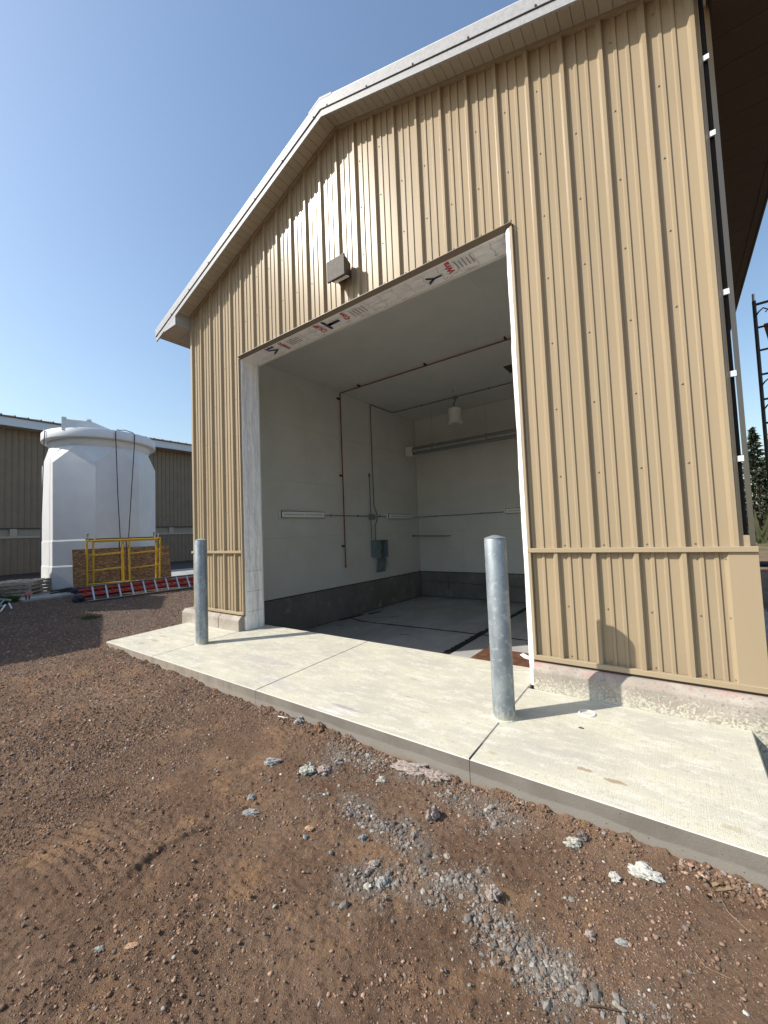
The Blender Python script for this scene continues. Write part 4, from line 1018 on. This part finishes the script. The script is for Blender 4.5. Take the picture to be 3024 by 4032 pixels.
# ladders
RAILM = mat('dull_rail', (.22,.23,.23), .5, metal=.3)
def ladder(name_m, label, a, b, lean_, nr, wdt, rr_=.016, rail=(.028,.075), rm=ALU, group=None):
    a = Vector(a); b = Vector(b); L_ = Vector(lean_); t_ = thing('ladder', label, 'ladder', tuple(a), group=group)
    for k in (0, 1): MB().bar(a+L_*k, b+L_*k, rail[0], rail[1], L_.cross(b-a)).build('rail', rm, t_)
    for k in range(nr):
        f_ = (k+.5)/nr; p_ = a.lerp(b, f_); q_ = p_+L_
        MB().bar(p_, q_, rr_*2, rr_*2.2, (b-a)).build('rung', name_m, t_)
    return t_
ladder(ALU, 'aluminium ladder lying on its side on the gravel in front of the red one', (-5.05,-.08,.02), (-4.55,3.35,.08), (-.27,.03,.34), 12, .4, rail=(.022,.06), rm=RAILM)
ladder(REDFG, 'red fibreglass ladder lying on its side behind the aluminium one', (-5.40,-.16,.13), (-4.86,3.3,.17), (-.06,.01,.13), 12, .4, rail=(.05,.15), rr_=.03, rm=REDFG)
# blue bundle
def lump(name, label, cat, loc, dims, m_, sd_):
    bm = bmesh.new(); bmesh.ops.create_icosphere(bm, subdivisions=3, radius=1)
    for v in bm.verts:
        p_ = v.co.copy(); k = 1+(float(fbm(np.array(p_.x*2+sd_), np.array(p_.y*2+p_.z*2), 3, sd_))-.5)*.9
        v.co = Vector((p_.x*k*dims[0], p_.y*k*dims[1], max(p_.z*k, -.7)*dims[2]))
    me = bpy.data.meshes.new(name); bm.to_mesh(me); bm.free(); me.materials.append(m_); me.polygons.foreach_set('use_smooth', [True]*len(me.polygons))
    o = bpy.data.objects.new(name, me); COL.objects.link(o); o.location = loc; return tag(o, label, cat)
lump('tarp_bundle', 'crumpled navy cloth bundle at the left end of the ladders', 'cloth', (-5.30,-.20,.09), (.13,.12,.09), NAVY, 3)
lump('tarp_bundle', 'smaller dark blue cloth lump behind the ladder end', 'cloth', (-6.2,.05,.20), (.12,.16,.08), NAVY, 6)
# pallets
pal = thing('pallet', 'grey wooden pallet at the bottom of the stack beside the tank', 'pallet', (-7.95,-.75,.12), 0, 'stacked wooden pallets beside the tank', local=True)
for k in range(6): MB().box(-.6,-.5+k*.184,.078,.6,-.5+k*.184+.08+.02*(k%2),.096).build('deck_board', WOOD, pal, bevel=.003, segs=1)
for k in range(3): MB().box(-.6+k*.55,-.5,.018,-.5+k*.55,.51,.077).build('stringer', WOOD, pal, bevel=.003, segs=1)
for k in range(3): MB().box(-.6,-.5+k*.46,0,.6,-.41+k*.46,.0175).build('bottom_board', WOOD, pal, bevel=.003, segs=1)
prz = R(143); pal.rotation_euler = (0,0,prz)
for k, lb in enumerate(('grey wooden pallet, second from the bottom of the stack','grey wooden pallet, second from the top of the stack','grey wooden pallet with pale boards on top of the stack')):
    dup(pal, (-7.95+.02*(k%2),-.75-.03*(k%2),.12+.0975*(k+1)), (0,0,prz+R(2*(k%3)-2)), lb)
for k in range(6):
    a = Vector((-7.1+.1*k-.35*(k%2),-.30+.07*k,.135+.035*(k%3)))
    o = MB().bar(a, a+Vector((-.55+.12*k,.85,.02)), .045, .035).build('steel_bar', DARKST)
    tag(o, ('dark steel bar nearest the yard in the low pile right of the pallets','second dark steel bar from the yard side of the low pile','top dark steel bar lying across the middle of the low pile','dark steel bar in the middle of the pile, pointing to the tank','short dark steel bar second from the tank in the low pile','shortest dark steel bar, right against the tank foot')[k], 'steel bar', 'dark steel bars piled beside the tank')
t_ = thing('marker_cap', 'small pink marker standing on two dark legs at the pad edge', 'marker', (-6.43,-.93,.12))
MB().lathe([(.055,.09),(.06,.11),(.05,.15),(.015,.18)], (-6.43,-.93,.12), 12).build('cap', PINK, t_, smooth=True)
for dy in (-.03,.03): MB().box(-6.45,-.93+dy-.012,.1195,-6.42,-.93+dy+.012,.215).build('leg', BLACK, t_)
t_ = thing('pipe_rack', 'teal grey pipe frame lying on the ground at the left picture edge', 'pipe frame', (-5.6,-1.6,.05))
for a, b in (((-6.0,-1.33,.18),(-6.6,-2.4,.42)),((-5.5,-1.52,.10),(-6.1,-2.6,.36))): MB().tube([a,b], .03, 8).build('pipe_run', TEAL, t_)
for f_ in (.1,.5): MB().tube([Vector((-6.0,-1.33,.18)).lerp(Vector((-6.6,-2.4,.42)), f_), Vector((-5.5,-1.52,.10)).lerp(Vector((-6.1,-2.6,.36)), f_)], .018, 8).build('crossbar', TEAL, t_)
MB().tube([(-5.2,-1.66,.03),(-5.5,-1.52,.14)], .02, 8).build('foot', ALU, t_); MB().tube([(-5.45,-1.42,.04),(-5.6,-1.44,.16)], .02, 8).build('foot', ALU, t_)
# hose and fittings right of the board
o = MB().tube([(-6.3,2.9,.16),(-6.25,3.3,.17),(-6.3,3.8,.26),(-6.4,4.3,.33),(-6.4,5.2,.34)], .03, 8).build('hose', BLACK); tag(o, 'black hose rising behind the right end of the strand board', 'hose')
o = MB().tube([(-5.95,2.7,.10),(-5.9,3.5,.12),(-5.9,5.2,.22)], .02, 6).build('hose', mat('green_hose', (.18,.30,.20), .5)); tag(o, 'pale green hose lying in front of the black hose', 'hose')
o = MB().tube([(-.075,.06,3.05),(-.10,.03,2.98),(-.125,.02,2.85),(-.12,.02,2.70),(-.085,.03,2.58)], .014, 8).build('cable_loop', BLACK); tag(o, 'black cable loop sticking out at the left corner of the tan building', 'cable')

# far building -------------------------------------------------------------
FB = thing('long_metal_building', 'long taupe ribbed metal building far behind the white tank', 'building', (-17.5,8,.05))
FX = -17.5
def farpanel(y0, y1, z0, z1):
    mb = MB(); pts = [(y0, 0)]; y_ = y0+.07
    while y_ < y1-.05: pts += [(y_-.03,0),(y_-.012,.03),(y_+.012,.03),(y_+.03,0)]; y_ += .2286
    pts.append((y1, 0))
    for (a, da), (b, db) in zip(pts[:-1], pts[1:]): mb.add([(FX+da,a,z0),(FX+db,b,z0),(FX+db,b,z1),(FX+da,a,z1)], [(0,1,2,3)])
    mb.build('siding_panel', FARWALL, FB)
yy_ = -12.0
while yy_ < 34: farpanel(yy_, yy_+.9144, 2.33, 6.9); farpanel(yy_, yy_+.9144, .22, 1.86); yy_ += .9144
MB().box(FX-8,-12,-.4,FX-.25,34,6.9).build('wall', FARWALL, FB)
MB().box(FX-.25,-12,-.4,FX+.02,34,.2).build('foundation', mat('dark_base', (.06,.055,.05), .9), FB)
MB().box(FX-.02,-12,1.86,FX+.06,34,1.96).build('belt_trim', mat('taupe_trim', (.36,.31,.25), .5), FB); MB().box(FX-.02,-12,2.29,FX+.05,34,2.33).build('belt_trim', DARKST, FB)
MB().box(FX-.24,-12,1.97,FX-.06,34,2.28).build('vent_strip', mat('taupe_vent', (.27,.24,.20), .6), FB)
for y_ in (-6.13,.93,8.0,15.1,22.2): MB().box(FX-.05,y_-.12,1.965,FX+.04,y_+.12,2.285).build('post', mat('taupe_post', (.38,.32,.25), .5), FB)
MB().box(FX,-12.5,6.9,FX+.70,34.5,6.93).build('soffit', SOFFIT, FB)
MB().box(FX+.70,-12.5,6.88,FX+.74,34.5,7.25).build('fascia', mat('far_fascia', (.56,.60,.66), .5), FB)
MB().prism([(FX+.80,7.26),(FX+.80,7.32),(FX-8,7.32+8.8*.22),(FX-8,6.9)], -12.5, 34.5, 'y').build('roof', mat('dark_roof', (.12,.10,.09), .6), FB)
mb = MB()
for y_ in np.arange(-12, 34, .3048*1.5): mb.box(FX-1.0,y_-.03,7.3+.23,FX+.81,y_+.03,7.36+.23)
mb = MB()
for y_ in np.arange(-12, 34, .4572): mb.add([(FX+.81,y_-.035,7.31),(FX+.81,y_+.035,7.31),(FX-1.5,y_+.035,7.31+.51),(FX-1.5,y_-.035,7.31+.51),(FX+.81,y_-.02,7.365),(FX+.81,y_+.02,7.365),(FX-1.5,y_+.02,7.365+.51),(FX-1.5,y_-.02,7.365+.51)], [(0,1,2,3),(7,6,5,4),(0,4,5,1),(3,2,6,7),(1,5,6,2),(0,3,7,4)])
kind(mb.build('roof_ribs', bpy.data.materials['dark_roof'], FB), 'stuff')

# neighbouring shed out of the frame on the left, which shades the yard ------
def shed(name, label, x0, x1, y0, y1, he, s_, m_):
    t_ = thing(name, label, 'building', ((x0+x1)/2, y1, 0)); xm = (x0+x1)/2; hr = he+(x1-x0)/2*s_; g = -.3
    MB().prism([(x0+.1,g),(x1-.1,g),(x1-.1,he-.1),(xm,hr-.1),(x0+.1,he-.1)], y0, y1-.06, 'y').build('wall', m_, t_)
    for s in (-1, 1):
        xe = x0 if s < 0 else x1
        MB().add([(xm,y0,hr-.09),(xe,y0,he-.09),(xe,y1,he-.09),(xm,y1,hr-.09),(xm,y0,hr),(xe,y0,he),(xe,y1,he),(xm,y1,hr)], [(0,3,2,1),(4,5,6,7),(0,1,5,4),(1,2,6,5),(2,3,7,6),(3,0,4,7)]).build('roof', ROOF, t_)
    mb = MB(); x = x0+.25
    MB().box(xm-.5,y1-.06,0,xm+.5,y1-.03,2.1).build('door', WHITEMET, t_)
    while x < x1-.2:
        if abs(x-xm) > .56: MB().box(x-.02,y1-.06,g,x+.02,y1-.03,he-.15).build('rib', m_, t_)
        x += .61
    return t_
shed('metal_shed', 'low tan metal shed just outside the left picture edge that shades the gravel', -9.95, -2.95, -13, -4.23, 3.22, 1/3, TRIM)
shed('metal_shed', 'tall narrow tan shed behind the low one outside the left picture edge', -11.95, -6.55, -3.90-.0, -3.77, 5.0, .42, TRIM)

# ------------------------------------------------------------------ right side: scaffold tower, trees
SC = thing('scaffold_tower', 'dark scaffold ladder frame with a wooden platform standing right of the building', 'scaffold', (8.12,4.3,-.2))
MB().tube([(8.10,4.3,-.3),(8.115,4.3,4.72)], .024, 10).build('leg', DARKST, SC); MB().tube([(8.114,4.3,4.70),(8.115,4.3,4.83)], .019, 8).build('coupling_pin', ALU, SC)
MB().tube([(9.62,4.3,-.3),(9.63,4.3,4.72)], .024, 10).build('leg', DARKST, SC)
for z_ in (.9,1.3,1.7,2.1,2.48,2.852,3.21,3.587,3.954,4.304,4.66): MB().tube([(8.115,4.3,z_),(9.62,4.3,z_+.02)], .016 if z_ < 4.6 else .02, 8).build('rung', DARKST, SC)
for z_ in (4.52,3.46,3.10):
    MB().tube([(8.115,4.27,z_-.05),(8.15,4.24,z_),(8.20,4.24,z_+.04),(8.25,4.24,z_),(8.22,4.24,z_-.03)], .010, 6).build('brace_hook', DARKST, SC)
MB().tube([(8.2,4.25,3.1),(9.4,6.3,2.2)], .016, 8).build('brace', DARKST, SC)
MB().add([(8.20,4.31,4.30),(9.6,4.31,4.33),(9.6,6.4,4.33),(8.62,6.4,4.33),(8.20,4.31,4.345),(9.6,4.31,4.37),(9.6,6.4,4.37),(8.62,6.4,4.37)], [(0,3,2,1),(4,5,6,7),(0,1,5,4),(1,2,6,5),(2,3,7,6),(3,0,4,7)]).build('platform', PLYW, SC)
for x_, y_ in ((8.12,6.4),(9.63,6.4)): MB().tube([(x_,y_,-.3),(x_,y_,4.8)], .024, 8).build('leg', DARKST, SC)
o = MB().tube([(7.9,13,.02),(9.5,13.2,.02),(12,13,.02)], .09, 10).build('drain_pipe', BLACK); tag(o, 'black drain pipe lying on the dirt right of the building', 'pipe')
n = NT('conifer_needles', .8); n.color(n.mix(n.rng(n.noise(1.2, 4), .35, .7), (.012,.022,.009), (.035,.05,.018))); NEEDLE = n.M
n = NT('dry_brush', .9); n.color(n.mix(n.rng(n.noise(2, 4), .35, .7), (.10,.09,.04), (.05,.07,.025))); BRUSH = n.M
def conifer(x, y, h, wd, label, dens=1.0, bare=0):
    t_ = thing('spruce_tree', label, 'tree', (x, y, 0), group='conifers at the forest edge beyond the yard')
    MB().tube([(x,y,-.3),(x+.03*h/6,y,h*.5),(x,y,h)], [h*.016,h*.010,.01], 7).build('trunk', BARK, t_)
    N_ = int(2600*dens); u_ = rng.random(N_)**.75; z_ = h*(.06+.94*(1-u_)) if False else h*(.05+.94*rng.random(N_)**1.15)
    lay = np.sin(z_*2*math.pi/(h*.075)+rng.normal(0,.4,N_))*.5+.5
    rad = (1-z_/h)**.8*wd*(.45+.55*lay)*(.35+.65*rng.random(N_)**.5); an = rng.uniform(0, 6.283, N_)
    bias = 1+.25*np.sin(an*3+x)+.2*np.sin(an*5+z_)
    px = x+np.cos(an)*rad*bias; py = y+np.sin(an)*rad*bias; pz = z_-rad*.22
    L_ = (.10+.20*rng.random(N_))*h/8; dr = np.stack([np.cos(an)+rng.normal(0,.35,N_), np.sin(an)+rng.normal(0,.35,N_), rng.normal(-.1,.35,N_)], -1); dr /= np.linalg.norm(dr, axis=1)[:, None]
    sd_ = np.cross(dr, rng.normal(0,1,(N_,3))); sd_ /= np.linalg.norm(sd_, axis=1)[:, None]
    c_ = np.stack([px, py, pz], -1); a_ = c_-dr*L_[:, None]*.4; b_ = c_+dr*L_[:, None]
    V = np.stack([a_, c_+sd_*L_[:, None]*.35, b_, c_-sd_*L_[:, None]*.35], 1).reshape(-1, 3)-np.array([x, y, 0])
    me = fast_mesh('crown', V, np.arange(N_*4), 4, [NEEDLE], False); o = bpy.data.objects.new('crown', me); COL.objects.link(o); o.parent = t_
    return t_
conifer(11.9,36,8.2,1.7,'slender dark spruce nearest the building edge, rising to a thin tip')
conifer(13.3,38,8.0,2.0,'dark spruce half hidden behind the scaffold leg')
conifer(15.2,35,8.8,2.2,'tall dark spruce behind the scaffold on the right picture edge')
conifer(12.6,44,7.4,2.4,'broad dense spruce filling the gap behind the slender one',1.2)
conifer(17.5,40,9.6,2.4,'tallest dark spruce beyond the right picture edge')
conifer(10.6,42,7.4,2.2,'dark spruce hidden mostly behind the building corner',1.2)
t_ = thing('bare_tree', 'bare grey leafless tree standing between the dark spruces', 'tree', (12.75,34,0))
MB().tube([(12.75,34,-.2),(12.8,34,4),(12.7,34,7.7)], [.10,.06,.01], 6).build('trunk', BARK, t_)
r_ = random.Random(5); mb = MB()
for k in range(46):
    z_ = 2.5+5*r_.random(); a = r_.random()*6.28; l = (8.2-z_)*.28+.2; p0 = Vector((12.75,34,z_)); p1 = p0+Vector((math.cos(a)*l, math.sin(a)*l, l*.5)); mb.tube([p0, p0.lerp(p1,.5)+Vector((0,0,-.05)), p1], [.018,.011,.004], 4)
mb.build('branches', BARK, t_)
# brush line as stuff
N_ = 5000; x = rng.uniform(5, 40, N_); y = rng.uniform(29, 50, N_); h_ = (.4+1.2*rng.random(N_))*(.6+.8*(y > 34))
V = np.stack([np.stack([x-.12*h_, y, x*0-.1], -1), np.stack([x+.12*h_, y+.1, x*0-.1], -1), np.stack([x+rng.normal(0,.25,N_), y+rng.normal(0,.2,N_), h_], -1)], 1).reshape(-1, 3)
me = fast_mesh('brush', V, np.arange(N_*3), 3, [BRUSH], False); o = bpy.data.objects.new('brush', me); COL.objects.link(o); o['kind'] = 'stuff'

# ------------------------------------------------------------------ weeds
def blades(name, cx_, cy_, rad, N_, hmin, hmax, m_, lean_=.5, label=None, cat=None, wd=.004):
    a = rng.uniform(0, 6.283, N_); r0 = rad*np.sqrt(rng.random(N_)); x = cx_+np.cos(a)*r0*1.0; y = cy_+np.sin(a)*r0; z_ = H(x, y); h_ = rng.uniform(hmin, hmax, N_)
    b = rng.uniform(0, 6.283, N_); lx = np.cos(b)*h_*lean_*rng.random(N_); ly = np.sin(b)*h_*lean_*rng.random(N_)
    p0 = np.stack([x-wd, y, z_-.01], -1); p1 = np.stack([x+wd, y+wd, z_-.01], -1); p2 = np.stack([x+lx*.45+wd*.7, y+ly*.45, z_+h_*.6], -1); p3 = np.stack([x+lx, y+ly, z_+h_*(1-.3*lean_)], -1)
    V = np.stack([p0, p1, p2, p3], 1).reshape(-1, 3); k = np.arange(N_)*4
    F = np.stack([k, k+1, k+2, k, k+2, k+3], -1).ravel()
    me = fast_mesh(name, V, F, 3, [m_], False); o = bpy.data.objects.new(name, me); COL.objects.link(o)
    if label: tag(o, label, cat)
    else: o['kind'] = 'stuff'
    return o
GRASS = mat('green_grass', (.05,.09,.02), .7, col2=(.09,.13,.03), scale=30); DRY = mat('dry_grass', (.34,.26,.15), .8, col2=(.24,.17,.10), scale=30)
blades('grass_tuft', -2.60,-.80,.16,260,.02,.075,GRASS,.9,'small green grass tuft on the shaded gravel',"grass tuft")
blades('dry_weed', -2.98,-.87,.13,90,.03,.10,DRY,1.4,'dry straw coloured weed just left of the green grass tuft',"weed")
blades('grass', -6.9,-1.45,.45,1500,.05,.20,GRASS,.7, wd=.008); blades('ground_cover', -8.2,-1.7,.9,2200,.05,.24,GRASS,.7, wd=.01)
blades('sparse_grass', -3.9,-1.1,.5,140,.01,.04,GRASS,.9)
blades('dry_roots', 7.0,-1.47,.05,22,.015,.045,DRY,1.6,wd=.0007)
def stick(pts, r, m_, label, cat='twig', name='twig'):
    P_ = [(a, b, float(H(a, b))+.008) for a, b in pts]; o = MB().tube(P_, r, 5).build(name, m_); return tag(o, label, cat)
stick([(6.62,-2.27),(6.66,-2.245),(6.71,-2.225)], .0025, BARK, 'thin dark twig lying across the grey gravel at the bottom')
stick([(7.02,-1.52),(7.04,-1.58),(7.10,-1.64)], .0012, DRY, 'long thin dry stem trailing from the root tuft', 'straw', 'dry_straw')
stick([(6.92,-1.86),(6.95,-1.90),(7.02,-1.90)], .0011, DRY, 'curved dry straw lying on the bare dirt at the right', 'straw', 'straw')
stick([(3.97,-1.44),(4.03,-1.42),(4.06,-1.395)], .005, WHITEP, 'pale curved scrap lying against the slab edge at the left joint', 'scrap', 'plastic_scrap')
for o in bpy.data.objects:
    if '_local' in o: del o['_local']
for M_ in bpy.data.materials:
    if 'n' in M_: del M_['n']
